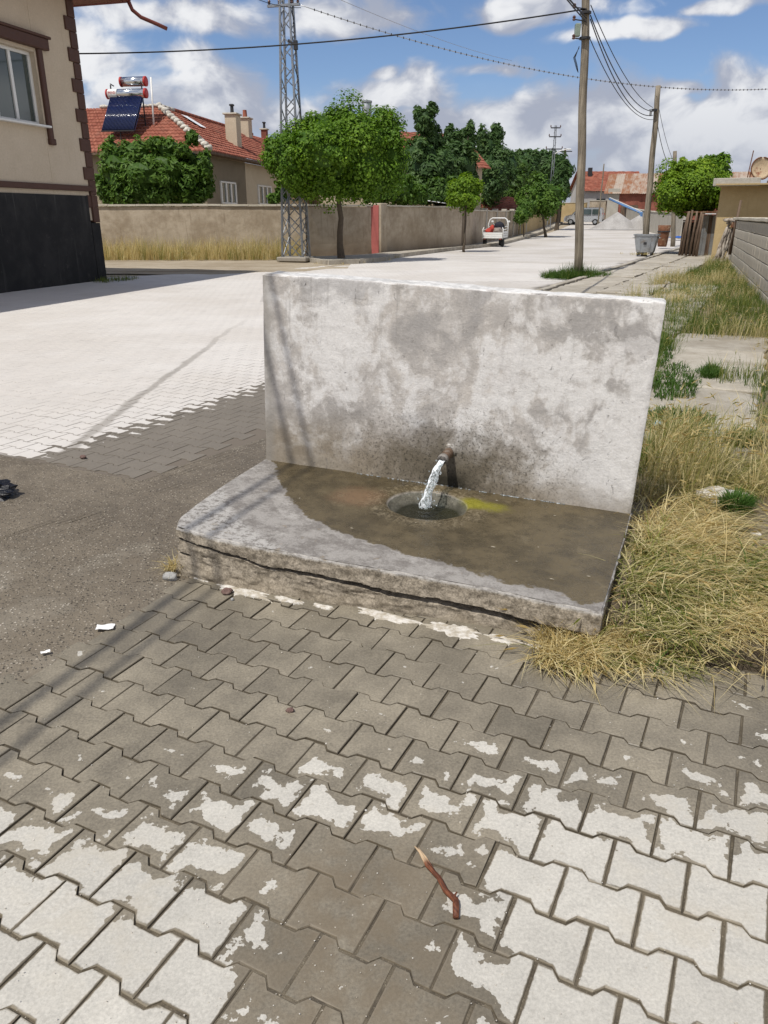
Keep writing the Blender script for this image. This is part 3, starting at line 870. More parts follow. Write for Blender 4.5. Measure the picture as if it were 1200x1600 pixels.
# ---- mortar spread at the foot of the slab
def m_mortar(t):
    p = t.pos(); n = t.noise(p, 20, 5, .65); g = t.noise(p, 120, 3, .7)
    c = t.mix(t.map(n, .4, .62), (.62, .59, .54), (.40, .355, .28))
    return dict(color=t.mul(c, t.grey(t.map(g, .3, .7, .85, 1.12, False))), rough=.92, bump=[(g, .5, .003), (n, .5, .01)])
material('mortar', m_mortar)
def blob_sheet(cx, cy, rx, ry, rz, seed, h=.012, n=72, z0=0.):
    mb = MB(); c, s_ = math.cos(rz), math.sin(rz); rings = 6
    for k in range(rings+1):
        f = k/rings
        for i in range(n):
            th = 2*math.pi*i/n; e = 1 + 1.0*fbm(math.cos(th)*1.5+seed*3.3, math.sin(th)*1.5, seed, 4) + .5*fbm(math.cos(th)*5, math.sin(th)*5, seed+4, 4)
            lx, ly = rx*e*math.cos(th)*(1-f), ry*e*math.sin(th)*(1-f)
            x, y = cx + lx*c - ly*s_, cy + lx*s_ + ly*c
            z = z0 + (-.006 if k == 0 else h*.45*min(1, .55+f*.9) + .003*fbm(x*18, y*18, seed, 3)*min(1, k))
            mb.v.append((x, y, z))
    for k in range(rings):
        for i in range(n):
            j = (i+1) % n; mb.f.append((k*n+i, k*n+j, (k+1)*n+j, (k+1)*n+i))
    return mb
for k, (u, v, rx, ry, h) in enumerate([(600, 962, .15, .035, .010), (705, 985, .13, .055, .009), (790, 1000, .09, .03, .008), (845, 1012, .06, .022, .007), (380, 925, .16, .035, .016), (318, 905, .05, .02, .012), (505, 948, .05, .018, .012), (450, 938, .08, .02, .015), (880, 990, .09, .02, .01)]):
    p = gp(u, v); o = blob_sheet(p.x, p.y, rx, ry, BROT, 30+k, h).build('mortar_spill', 'mortar')
    o.parent = fountain; o.matrix_parent_inverse = FMI
plain('gravel_pale', (.36, .32, .25), .9, 0, .4, 60, .3)
# flakes lying on the slab
mb = MB()
for k in range(30):
    u, v = rnd.uniform(450, 930), rnd.uniform(745, 915); p = fl(u, v)
    if p.y > -.05 or wet_sd(p) < .03 or math.hypot(p.x-POOL.x, p.y-POOL.y) < .23: continue
    lump(mb, (p.x, p.y, ztop(p)+.002), (rnd.uniform(.003, .011), rnd.uniform(.002, .007), .0018), k, (7, 4), .5)
o = mb.build('flakes', 'gravel_pale', fountain); o['kind'] = 'stuff'

# ---- water in the basin, the jet and its splash
def m_water(t):
    p = t.obj(); n = t.noise(p, 34, 4, .6, .6)
    return dict(color=(.05, .055, .045), rough=.03, ior=1.33, spec=.9, bump=[(n, .5, .014)])
mw = material('water', m_water)
def m_jet(t):
    p = t.obj(); n = t.noise(t.vmul(p, (1.6, 1.6, .8)), 60, 4, .6)
    return dict(color=(.86, .90, .93), rough=.05, ior=1.33, spec=.9, bump=[(n, .9, .012)])
mj = material('water_jet', m_jet)
def clear_mix(m, lo_, hi_):
    # clear water: mostly see-through, froth streaks and highlights stay
    t = T(m.node_tree); out = t.nodes['Material Output']; pr = t.nodes['Principled BSDF']
    tr = t.new('BsdfTransparent'); tr.inputs[0].default_value = (.90, .93, .93, 1)
    fr = t.new('Fresnel'); fr.inputs[0].default_value = 1.45
    n = t.noise(t.vmul(t.obj(), (1.5, 1.5, .6)), 75, 4, .65)
    f = (t.map(n, .46, .62, lo_, hi_) + t.w(fr.outputs[0])*.9).min(1.0)
    mx = t.new('MixShader'); put(t.t, mx.inputs[0], f); t.link(tr.outputs[0], mx.inputs[1]); t.link(pr.outputs[0], mx.inputs[2]); t.link(mx.outputs[0], out.inputs[0])
clear_mix(mj, .03, .50); clear_mix(mw, .04, .18)
material('foam', lambda t: dict(color=(.75, .78, .80), rough=.25, trans=.25, ior=1.2, spec=.6, bump=[(t.noise(t.obj(), 150, 3, .7), .7, .004)]))
def wsurf(i, j):
    r_ = PR*1.06*i; th = 2*math.pi*j; x, y = POOL.x + r_*math.cos(th), POOL.y + r_*math.sin(th)
    imp = Vector((POOL.x-.01, POOL.y+.0, 0)); d = math.hypot(x-imp.x, y-imp.y)
    return (x, y, -.014 + .0035*math.sin(d*130)*math.exp(-d*9) + .002*fbm(x*25, y*25, 3, 3))
pool = MB().grid(34, 90, wsurf).build('pool_water', 'water', None, True); pool.matrix_world = FM
tag(pool, 'rippling dark water filling the round hollow under the spout', 'water')
jet = thing('water_jet', 'clear jet of water falling from the spout into the basin', 'water jet'); jet.matrix_world = FM
m0 = PIPE + pd*.097; m1 = Vector((POOL.x-.015, POOL.y-.01, -.018))
pts = []; rs = []
NJ = 46
for k in range(NJ+1):
    f = k/NJ; x = lerp(m0.x, m1.x, f**.75) + .006*fbm(f*6, 1, 0, 3); y = lerp(m0.y, m1.y, f**.75) + .006*fbm(f*6, 4, 0, 3); z = lerp(m0.z-.004, m1.z, f**1.25)
    pts.append(Vector((x, y, z)))
mb = MB(); n = 18
for k, p in enumerate(pts):
    f = k/NJ
    for i in range(n):
        th = 2*math.pi*i/n
        r_ = lerp(.0155, .021, f)*(1 + .7*fbm(math.cos(th)*1.1+f*2, math.sin(th)*1.1, f*5, 3)*(.4+f))
        mb.v.append((p.x + r_*1.15*math.cos(th), p.y + r_*.8*math.sin(th), p.z + .008*fbm(i*.7, f*12, 3, 2)))
for k in range(NJ):
    for i in range(n):
        j = (i+1) % n; mb.f.append((k*n+i, k*n+j, (k+1)*n+j, (k+1)*n+i))
mb.f.append(tuple(range(n))); mb.f.append(tuple(NJ*n+i for i in range(n))[::-1])
mb.build('stream', 'water_jet', jet, True)
mb = MB()
for k in range(90):
    f = rnd.random()**.6; p = pts[int(f*NJ)]; s_ = .012 + .03*f
    lump(mb, (p.x + rnd.gauss(0, s_*.7), p.y + rnd.gauss(0, s_*.6), p.z + rnd.uniform(-.01, .02)), rnd.uniform(.0016, .0055), k, (6, 4), .3)
o = mb.build('droplets', 'water_jet', jet, True); o['kind'] = 'stuff'
mb = MB()
for k in range(0):
    th = rnd.uniform(2.6, 5.3); r_ = rnd.gauss(.075, .04)
    lump(mb, (m1.x - .02 + r_*math.cos(th)*1.5, m1.y - .02 + r_*math.sin(th)*1.0, -.027), (rnd.uniform(.003, .010), rnd.uniform(.003, .008), .004), k, (6, 4), .4)
for k in range(24):
    th = rnd.uniform(0, 6.28); r_ = abs(rnd.gauss(0, .03))
    lump(mb, (m1.x + r_*math.cos(th), m1.y + r_*math.sin(th), -.013 + rnd.uniform(0, .015)), rnd.uniform(.002, .006), k, (6, 4), .4)
o = mb.build('foam', 'foam', jet, True); o['kind'] = 'stuff'
# bright bead of water lying along the foot of the wall
mb = MB()
for k in range(90):
    X = lerp(-.46, .72, rnd.random()**.9)
    lump(mb, (X, -.006 + rnd.uniform(-.004, .002), ztop(Vector((X, 0, 0)))+.001), (rnd.uniform(.004, .012), .004, .0035), k, (6, 4), .3)
o = mb.build('water_beads', 'water_jet', jet, True); o['kind'] = 'stuff'

# ================================================================== small things lying about
plain('paper', (.80, .79, .77), .7, 0, .06, 20, .3)
plain('stone_brown', (.16, .10, .085), .8, 0, .4, 25, .6, dirt=(.34, .26, .22))
plain('stone_grey', (.34, .335, .32), .55, 0, .3, 18, .5)
def m_stick(t):
    p = t.obj(); x, y, z = t.sep(p); n = t.noise(t.vmul(p, (30, 180, 180)), 1, 4, .6)
    c = t.mix(t.map(n, .35, .65), (.075, .026, .014), (.19, .068, .032))
    c = t.mix(t.map(x + (n-.5)*.06, -.045, -.075), c, (.52, .38, .24))
    return dict(color=c, rough=.6, bump=[(n, .6, .003)])
material('stick_wood', m_stick)
def flat_scrap(name, u, v, w, h, rz, seed, mat, label, cat, z=.006, curl=.01):
    p = gp(u, v); mb = MB()
    def fn(i, j):
        x = (i-.5)*w*(1 + .12*fbm(j*3, seed)); y = (j-.5)*h*(1 + .12*fbm(i*3, seed+5)); return (x, y, curl*fbm(i*2.2+seed, j*2.2, 0, 3) + .004 + curl*.5*abs(i-.5))
    mb.grid(10, 10, fn); n0 = len(mb.v)
    mb.add([(x, y, zz-.0012) for (x, y, zz) in mb.v[:n0]], [f[::-1] for f in mb.f])
    o = mb.build(name, mat, None, True, (p.x, p.y, z)); o.rotation_euler = (0, 0, rz)
    return tag(o, label, cat)
flat_scrap('paper_scrap', 165, 983, .072, .040, .15, 3, 'paper', 'white paper scrap lying where asphalt meets paving', 'paper', .006)
p = gp(684, 1378)
stick = thing('broken_stick', 'broken reddish brown stick with a pale split end on the wet paving', 'stick', (p.x, p.y, .012), math.atan2(-.118, .095))
q0, q1 = gp(646, 1328), gp(722, 1432); L = (q1-q0).length; stick.rotation_euler[2] = math.atan2(q1.y-q0.y, q1.x-q0.x)
pts = [(-L/2, 0, .002), (-L*.40, .003, .002), (-L*.2, -.003, .001), (0, .003, .001), (L*.18, -.004, .002), (L*.33, .004, .0), (L*.37, -.002, .0), (L/2, -.022, -.002)]
MB().tube(pts, [.0015, .0042, .0062, .0066, .0072, .0085, .0088, .0078], 9).build('bark_stem', 'stick_wood', stick, True)
MB().tube([(-L*.46, .006, .003), (-L*.3, .006, .004), (-L*.12, .005, .003)], [.0008, .0026, .001], 6).build('splinter', 'stick_wood', stick, True)
MB().tube([(L*.30, .002, .004), (L*.27, .016, .008)], [.004, .0015], 6).build('twig_stub', 'stick_wood', stick, True)
def stone(u, v, r_, seed, mat, label, z=0.):
    p = gp(u, v, z); mb = lump(MB(), (0, 0, r_[2]*.7), r_, seed, (16, 11), .45); o = mb.build('stone', mat, None, True, (p.x, p.y, z)); tag(o, label, 'stone'); return o
stone(355, 928, (.024, .020, .018), 4, 'stone_brown', 'small dark reddish stone near the front left foot of the slab')
stone(267, 906, (.035, .026, .022), 9, 'stone_grey', 'pale grey stone beside the dry tuft at the slab corner')
stone(363, 938, (.008, .007, .007), 5, 'stone_grey', 'tiny grey pebble in front of the dark reddish stone')
stone(130, 716 , (.022, .018, .014), 6, 'stone_brown', 'small dark stone on the seam between asphalt and street paving', .005)
stone(453, 1112, (.014, .011, .009), 7, 'stone_brown', 'small black clod on the wet paving below the slab')
# crumpled black plastic bag cut by the left picture edge
plain('black_plastic', (.008, .008, .010), .35, 0, .3, 20, .4, spec=.5)
p = gp(-18, 775); mb = MB(); lump(mb, (-.03, 0, .04), (.19, .13, .06), 12, (34, 22), .55); lump(mb, (.03, -.02, .05), (.10, .08, .045), 15, (24, 14), .6)
tag(mb.build('rubbish_bag', 'black_plastic', None, False, p), 'crumpled black rubbish bag lying on the asphalt seam', 'bag')
# grit scattered over paving and asphalt
mb = MB(); gr = random.Random(5)
for k in range(620):
    u, v = gr.uniform(-20, 1220), 880 + 720*gr.random(); p = gp(u, v); a, b = ab(p)
    if -2.3 < b and a > 1.95 and u > 270 and v < 960: continue
    s_ = gr.uniform(.0009, .0024)*(1 if gr.random() < .95 else 2)
    lump(mb, (p.x, p.y, .002), (s_, s_*gr.uniform(.6, 1), s_*.7), k, (5, 3), .5)
o = mb.build('grit', 'mortar'); tag(o, 'fine pale grit strewn over the paving', 'grit', kind='stuff')
mb = MB()
for k in range(2600):
    u, v = gr.uniform(-20, 420), 720 + 360*gr.random()**.8; p = gp(u, v); a, b = ab(p)
    if b > -2.28 or a > 3.55: continue
    s_ = gr.uniform(.0015, .0042); lump(mb, (p.x, p.y, .008), (s_, s_*gr.uniform(.6, 1), s_*.6), k, (5, 3), .5)
plain('gravel_tan', (.25, .22, .175), .9, 0, .5, 60, .4)
o = mb.build('gravel', 'gravel_tan'); tag(o, 'loose grey gravel crumbs on the asphalt patch', 'gravel', kind='stuff')
# ================================================================== building materials
def plaster(name, col, col2, dirt=(.22, .19, .15), sc=.9, dirt_h=.8, bump=.3):
    def f(t):
        p = t.obj(); z = t.sep(p)[2]
        big = t.noise(p, sc, 5, .6); mid = t.noise(p, sc*6, 5, .65); g = t.noise(p, sc*45, 4, .7); st_ = t.noise(t.vmul(p, (6, 6, .6)), 1.4, 4, .6)
        c = t.mix(t.map(big*.6+mid*.4, .38, .62), col, col2)
        c = t.mix(t.map(st_, .56, .74)*.35, c, dirt)
        c = t.mix(t.map(z + (mid-.5)*dirt_h*1.1, dirt_h, 0)*.55, c, dirt)
        return dict(color=t.mul(c, t.grey(t.map(g, .3, .7, .92, 1.07, False))), rough=.92, spec=.15, bump=[(g, bump, .006), (mid, bump, .02)])
    return material(name, f)
plaster('cream_plaster', (.57, .485, .375), (.53, .445, .335), (.40, .32, .22), .5, .3, .2)
plaster('garden_plaster', (.46, .39, .30), (.31, .25, .18), (.15, .11, .075), .7, .95, .45)
plaster('house_plaster', (.55, .475, .36), (.50, .425, .315), (.34, .28, .2), .6, .4)
plaster('grey_plaster', (.45, .44, .42), (.38, .37, .355), (.25, .23, .2), .5, .6)
plaster('mud_plaster', (.45, .345, .19), (.385, .29, .15), (.25, .18, .10), .8, .4)
plaster('concrete', (.42, .395, .345), (.35, .325, .28), (.22, .19, .15), 1.5, .2, .4)
plaster('coping', (.56, .52, .44), (.46, .42, .34), (.26, .22, .16), 2.2, .0, .4)
plaster('block_concrete', (.60, .56, .48), (.52, .48, .40), (.33, .29, .23), 1.5, .2, .4)
plain('brown_trim', (.085, .042, .030), .6, 0, .15, 3, .2)
def m_black(t):
    p = t.obj(); n = t.noise(p, 1.2, 5, .65); s_ = t.noise(t.vmul(p, (5, 5, .3)), 2, 4, .6); g = t.noise(p, 30, 4, .7)
    c = t.mix(t.map(n, .4, .65), (.013, .013, .014), (.026, .025, .025)); c = t.mix(t.map(s_, .57, .75)*.5, c, (.085, .08, .075)); c = t.mix(t.map(t.noise(p, 3.5, 6, .7), .60, .70)*.4, c, (.07, .065, .06))
    return dict(color=c, rough=.7, spec=.25, bump=[(g, .3, .01)])
material('black_paint', m_black)
plain('pvc_white', (.72, .72, .70), .35, 0, .05, 3, .05)
def m_glass(t):
    n = t.noise(t.obj(), .8, 3, .5)
    return dict(color=t.mix(n, (.035, .050, .050), (.07, .09, .085)), rough=.06, spec=.9, ior=1.5)
material('window_glass', m_glass)
plain('gutter_red', (.16, .045, .032), .5, 0, .2, 4, .1)
def m_tile(t):
    p = t.obj(); r_ = t.isl(); n = t.noise(p, 1.1, 5, .6); cell = t.vor(p, 3.2, out='Color'); g = t.noise(p, 22, 4, .7); cr = t.sep(cell)[0]
    c = t.mix(t.map(cr, 0, 1), (.225, .072, .047), (.315, .118, .078)); c = t.mix(t.map(n, .50, .70)*.55, c, (.19, .095, .068))
    c = t.mix(t.map(g, .62, .75)*.4, c, (.16, .11, .085))
    return dict(color=c, rough=.85, spec=.2, bump=[(g, .4, .01)])
material('roof_tile', m_tile)
def m_brick(t):
    p = t.obj(); n = t.new('TexBrick'); put(t.t, n.inputs['Vector'], t.comb(t.sep(p)[0], t.sep(p)[2], 0.)); n.inputs['Scale'].default_value = 4
    n.inputs['Color1'].default_value = (.24, .070, .045, 1); n.inputs['Color2'].default_value = (.19, .056, .038, 1); n.inputs['Mortar'].default_value = (.28, .17, .13, 1); n.inputs['Mortar Size'].default_value = .012
    g = t.noise(p, 1.5, 5, .6)
    return dict(color=t.mul(t.w(n.outputs[0]), t.grey(t.map(g, .3, .7, .75, 1.15))), rough=.9, bump=[(t.w(n.outputs[1]), -.3, .01)])
material('red_brick', m_brick)
def m_rust(t):
    p = t.obj(); n = t.noise(t.vmul(p, (2.5, 1, .5)), 1.2, 6, .65); r_ = t.rand(); g = t.noise(p, 14, 4, .7)
    c = t.mix(t.map(n*.7+r_*.3, .35, .62), (.40, .335, .275), (.27, .125, .065)); c = t.mix(t.map(g, .55, .72)*.6, c, (.19, .085, .045))
    return dict(color=c, rough=.75, metal=.15, bump=[(g, .3, .01)])
material('rusty_sheet', m_rust)
def m_wood(t):
    p = t.obj(); n = t.noise(t.vmul(p, (22, 22, 1.2)), 1, 5, .65); g = t.noise(p, 1.3, 4, .6)
    c = t.mix(t.map(n, .35, .65), (.135, .112, .083), (.265, .228, .175)); c = t.mul(c, t.grey(t.map(g, .3, .7, .75, 1.15)))
    return dict(color=c, rough=.85, bump=[(n, .6, .01)])
material('pole_wood', m_wood)
def m_oldwood(t):
    p = t.obj(); n = t.noise(t.vmul(p, (14, 14, 1.5)), 1, 5, .65)
    return dict(color=t.mix(t.map(n, .35, .65), (.07, .045, .030), (.17, .12, .085)), rough=.9, bump=[(n, .7, .01)])
material('old_wood', m_oldwood)
def m_dead(t):
    p = t.obj(); n = t.noise(t.vmul(p, (10, 10, 2)), 1, 5, .65)
    return dict(color=t.mix(t.map(n, .38, .6), (.11, .085, .065), (.42, .37, .31)), rough=.9, bump=[(n, .7, .02)])
material('dead_wood', m_dead)
plain('galvanised', (.34, .36, .38), .45, .6, .25, 5, .15, dirt=(.25, .22, .19))
plain('mast_steel', (.27, .285, .30), .42, .75, .3, 3, .15)
plain('cable_black', (.012, .012, .013), .6)
plain('cable_alu', (.50, .50, .50), .35, .7)
plain('ceramic', (.10, .05, .04), .3, 0, .2, 20, .1)
plain('box_green', (.22, .27, .22), .55, 0, .2, 8, .1)
plain('tank_steel', (.62, .64, .66), .18, 1.0, .06, 3, .02)
plain('tank_red', (.42, .035, .03), .45, 0, .12, 6, .05)
plain('tube_blue', (.012, .020, .075), .15, 0, .2, 4, .02, spec=.6)
plain('dark_metal', (.045, .045, .048), .5, .4, .2, 8, .1)
plain('white_paint', (.72, .72, .70), .4, 0, .08, 5, .05)
plain('white_sheet', (.74, .75, .76), .5, 0, .1, 2, .1)
plain('blue_paint', (.10, .22, .45), .45, 0, .15, 4, .1, dirt=(.25, .25, .26))
plain('blue_tarp', (.03, .10, .35), .5, 0, .25, 6, .3)
plain('pink_paint', (.44, .13, .115), .8, 0, .15, 2, .3)
plain('rust_iron', (.17, .075, .04), .8, .3, .4, 8, .4, dirt=(.35, .26, .17))
plain('dish_rust', (.50, .39, .26), .8, 0, .25, 8, .3, dirt=(.22, .08, .045))

# ================================================================== cream corner house on the left
CA = gp(165, 437, .0); CB = gp(0, 458, .0)
ce = (CA-CB); ce.z = 0; ce.normalize(); cin = Vector((-ce.y, ce.x, 0))
CM = Matrix(((ce.x, cin.x, 0, CA.x), (ce.y, cin.y, 0, CA.y), (0, 0, 1, 0), (0, 0, 0, 1))); CMI = CM.inverted()
def fc(u, v):
    o = CMI@EYE; d = CMI.to_3x3()@ray(u, v); k = -o.y/d.y; q = o + d*k; return q.x, q.z
house_c = thing('corner_house', 'cream two-storey house with brown quoins and black painted base', 'house'); house_c.matrix_world = CM
HT = 6.55
wx0, wz0 = fc(67, 196); wx1, wz1 = fc(56, 82); wx0 = (wx0+wx1)/2; WLx = wx0-2.05; WB, WTp = wz0, wz1
print('cream house window', wx0, WB, WTp)
gx, gz = fc(133, 300); gz = fc(60, 303)[1]
wall = MB()
wall.box(((-15+WLx)/2, 4.0, HT/2+.75), (WLx+15, 8, HT-1.5+.0))
wall.box(((wx0+0)/2, 4.0, HT/2+.75), (0-wx0, 8, HT-1.5))
wall.box(((WLx+wx0)/2, 4.0, (WB+1.5)/2), (wx0-WLx, 7.99, WB-1.5)); wall.box(((WLx+wx0)/2, 4.0, (WTp+HT)/2), (wx0-WLx, 7.99, HT-WTp))
wall.box(((WLx+wx0)/2, 4.4, (WB+WTp)/2), (wx0-WLx-.01, 7.0, WTp-WB+.01))
w = wall.build('wall', 'cream_plaster', house_c)
MB().box((-7.5, 4.02, .75), (14.98, 7.9, 1.5)).build('plinth', 'black_paint', house_c)
# black shutter-like painted panel and its brown frame
px_ = fc(138, 330)[0]
MB().cbox(((-14.5+px_)/2, -.012, gz/2), (px_+14.5, .06, gz), .008).build('black_panel', 'black_paint', house_c)
MB().cbox((px_/2+.0, -.02, .72), (abs(px_)-.01, .07, 1.44), .01).build('black_pier', 'black_paint', house_c)
MB().cbox(((-14.5+px_)/2+.12, -.03, gz+.17), (px_+14.5+.24, .08, .13), .012).build('belt_trim', 'brown_trim', house_c)
MB().cbox((px_+.175, -.032, (1.46+gz+.10)/2), (.10, .07, gz+.10-1.46), .012).build('belt_trim', 'brown_trim', house_c)
# quoins, alternately wide and narrow
zq = 1.45; i = 0
while zq < HT-.05:
    h = .30 if i % 2 else .36; wd = .42 if i % 2 else .27
    MB().cbox((-wd/2+.035, .10, zq+h/2-.004), (wd, .28 + (.004 if i % 2 else 0), h-.008), .012).build('quoin', 'brown_trim', house_c)
    zq += h; i += 1
# window
win = MB().cbox(((WLx+wx0)/2, .16, WB+.035), (wx0-WLx-.006, .07, .07), .006)
win.cbox(((WLx+wx0)/2, .16, WTp-.035), (wx0-WLx-.006, .07, .07), .006)
for x in (WLx+.04, (WLx+wx0)/2-.3, wx0-.70, wx0-.04): win.cbox((x, .16, (WB+WTp)/2), (.085, .064, WTp-WB-.146), .006)
wn = win.build('window', 'pvc_white', house_c)
for (x0, x1) in ((wx0-.66, wx0-.085), ((WLx+wx0)/2-.25, wx0-.75), (WLx+.09, (WLx+wx0)/2-.35)):
    MB().box(((x0+x1)/2, .17, (WB+WTp)/2), (x1-x0, .012, WTp-WB-.145)).build('pane', 'window_glass', wn)
MB().cbox(((WLx+wx0)/2+.02, -.03, WB-.025), (wx0-WLx+.08, .26, .045), .008).build('window_sill', 'pvc_white', house_c)
MB().cbox(((WLx+wx0)/2, -.04, WTp+.20), (wx0-WLx+.85, .16, .24), .02).cbox(((WLx+wx0)/2, -.055, WTp+.345), (wx0-WLx+.98, .19, .055), .012).build('window_hood', 'brown_trim', house_c)
MB().cbox((wx0+.14, -.025, (WB+WTp)/2-.1), (.17, .09, WTp-WB+.40), .02).cbox((wx0+.15, -.03, WB-.33), (.22, .11, .14), .02).build('window_trim', 'brown_trim', house_c)
MB().cbox((WLx-.14, -.025, (WB+WTp)/2-.1), (.17, .09, WTp-WB+.40), .02).build('window_trim', 'brown_trim', house_c)
# eaves, gutter and roof
MB().box((-7.2, 3.8, HT+.06), (16.2, 9.4, .12)).build('eave', 'gutter_red', house_c)
MB().tube([(-15.2, -.98, HT+.06), (.95, -.98, HT+.06)], .075, 10).tube([(.9, -.95, HT+.05), (.98, 6, HT+.05)], .075, 10).build('gutter', 'gutter_red', house_c, True)
gq = [(.92, -1.0, HT+.02), (.98, -1.05, HT-.16), (1.10, -1.2, HT-.30), (1.35, -1.5, HT-.42), (1.50, -1.68, HT-.50)]
MB().tube(gq, [.05, .048, .045, .045, .045], 10).build('gutter_spout', 'gutter_red', house_c, True)
rf = MB(); c4 = [Vector((-15.3, -.9, HT+.12)), Vector((.9, -.9, HT+.12)), Vector((.9, 8.5, HT+.12)), Vector((-15.3, 8.5, HT+.12)), Vector((-11, 3.8, HT+2)), Vector((-3.6, 3.8, HT+2))]
rf.add(c4, [(0, 1, 5, 4), (1, 2, 5), (2, 3, 4, 5), (3, 0, 4), (3, 2, 1, 0)]); rf.build('roof', 'roof_tile', house_c)

# ================================================================== garden wall across the street
gwall = thing('garden_wall', 'long brown plastered garden wall with a stone foot running along the street corner', 'wall')
def g0p(u, v, z=.15): q = gp(u, v, z); q.z = 0; return q
W1 = g0p(479, 397.5); W2 = g0p(584, 393); W3 = g0p(717, 384); W0 = W1 + (g0p(165, 398)-W1)*1.5; W4 = dp(872, 340, 104); W4.z = 0
WD = (W4-W3).normalized(); WDN = Vector((WD.y, -WD.x, 0)); WROT = math.atan2(WD.y, WD.x)
print('wall', W0, W1, W2, W3, W4)
def wall_run(a, b, h, th, name, mat, parent, n=None, z0=-.1):
    d = b-a; L = d.length; n = n or max(2, int(L/.25)); dn = d.normalized(); nr = Vector((dn.y, -dn.x, 0)); mb = MB(); rowsz = 10
    for side in (0, 1):
        o = len(mb.v)
        for i in range(n+1):
            p = a.lerp(b, i/n); zb = far(p.y)
            for k in range(rowsz+1):
                z = lerp(z0, h, k/rowsz); bulge = .02*fbm(p.x*.8+side*9, z*.8, p.y*.8, 3) + (.05*max(0, .5-z)*(1+fbm(p.x*3, z*4, p.y*3, 3)) if side == 0 else 0)
                q = p + nr*((th/2+bulge)*(1 if side == 0 else -1)); mb.v.append((q.x, q.y, zb+z))
        for i in range(n):
            for k in range(rowsz):
                c = o+i*(rowsz+1)+k; f = (c, c+rowsz+1, c+rowsz+2, c+1); mb.f.append(f if side == 0 else f[::-1])
    m = (n+1)*(rowsz+1)
    for i in range(n): c = i*(rowsz+1)+rowsz; mb.f.append((c, c+rowsz+1, m+c+rowsz+1, m+c))
    for e in (0, n):
        for k in range(rowsz): c = e*(rowsz+1)+k; mb.f.append((c, c+1, m+c+1, m+c))
    return mb.build(name, mat, parent)
WHT = dp(530, 320, (W1.y+W2.y)/2).z - .03; print('wall height', WHT)
wall_run(W0, W1, WHT-.06, .3, 'side_wall', 'garden_plaster', gwall); wall_run(W1, W2, WHT-.05, .3, 'corner_wall', 'garden_plaster', gwall); wall_run(W2, W3, WHT-.02, .28, 'street_wall', 'garden_plaster', gwall)
def copings(a, b, z, parent, w=.42, th=.07):
    L = (b-a).length; n = max(1, round(L/1.1)); dn = (b-a).normalized()
    for i in range(n):
        p0 = a.lerp(b, i/n) + dn*.006; p1 = a.lerp(b, (i+1)/n) - dn*.006; zz = z + rnd.uniform(-.012, .012)
        MB().bar(p0 + Vector((0, 0, zz+far(p0.y))), p1 + Vector((0, 0, zz + far(p1.y) + rnd.uniform(-.01, .01))), w, th).build('coping', 'coping', parent)
copings(W0, W1, WHT, gwall); copings(W1, W2, WHT, gwall); copings(W2, W3, WHT+.02, gwall, .40, .06)
p = W2 + (W3-W2).normalized()*.25
MB().cbox((0, 0, WHT/2+.03), (.62, .62, WHT+.16), .02, Matrix.Translation(p + Vector((.05, -.1, 0))) @ Matrix.Rotation(SROT, 4, 'Z')).build('gate_pier', 'garden_plaster', gwall)
q = p + Vector((-.12, -.25, 0)); MB().cbox((0, 0, WHT/2+.02), (.50, .05, WHT+.02), .006, Matrix.Translation(p + Vector((-.16, -.50, 0))) @ Matrix.Rotation(R(6), 4, 'Z')).build('pink_panel', 'pink_paint', gwall)
gw2 = thing('street_wall', 'dim brown wall stretching up the street behind the three-wheeler', 'wall')
g0 = W3 + WD*1.6
wall_run(W3 + WD*.9, g0 + WD*22, 1.88, .26, 'wall_run', 'garden_plaster', gw2, 60); wall_run(g0 + WD*22.6, W4, 2.2, .26, 'wall_run', 'mud_plaster', gw2, 90)
copings(W3 + WD*.9, g0 + WD*22, 1.91, gw2, .36, .06)
for k in range(6): p = g0 + WD*(6+k*4.2); MB().cbox((0, 0, 1.0), (.32, .36, 2.1), .02, Matrix.Translation((p.x, p.y, far(p.y))) @ Matrix.Rotation(WROT, 4, 'Z')).build('pier', 'concrete', gw2)
o = MB().cbox((0, 0, .95), (.9, .10, 1.9), .01, Matrix.Rotation(WROT, 4, 'Z')).build('garden_gate', 'old_wood', None, False, W3 + WD*.45); tag(o, 'dark weathered wooden gate beside the small lime green globe tree', 'gate')

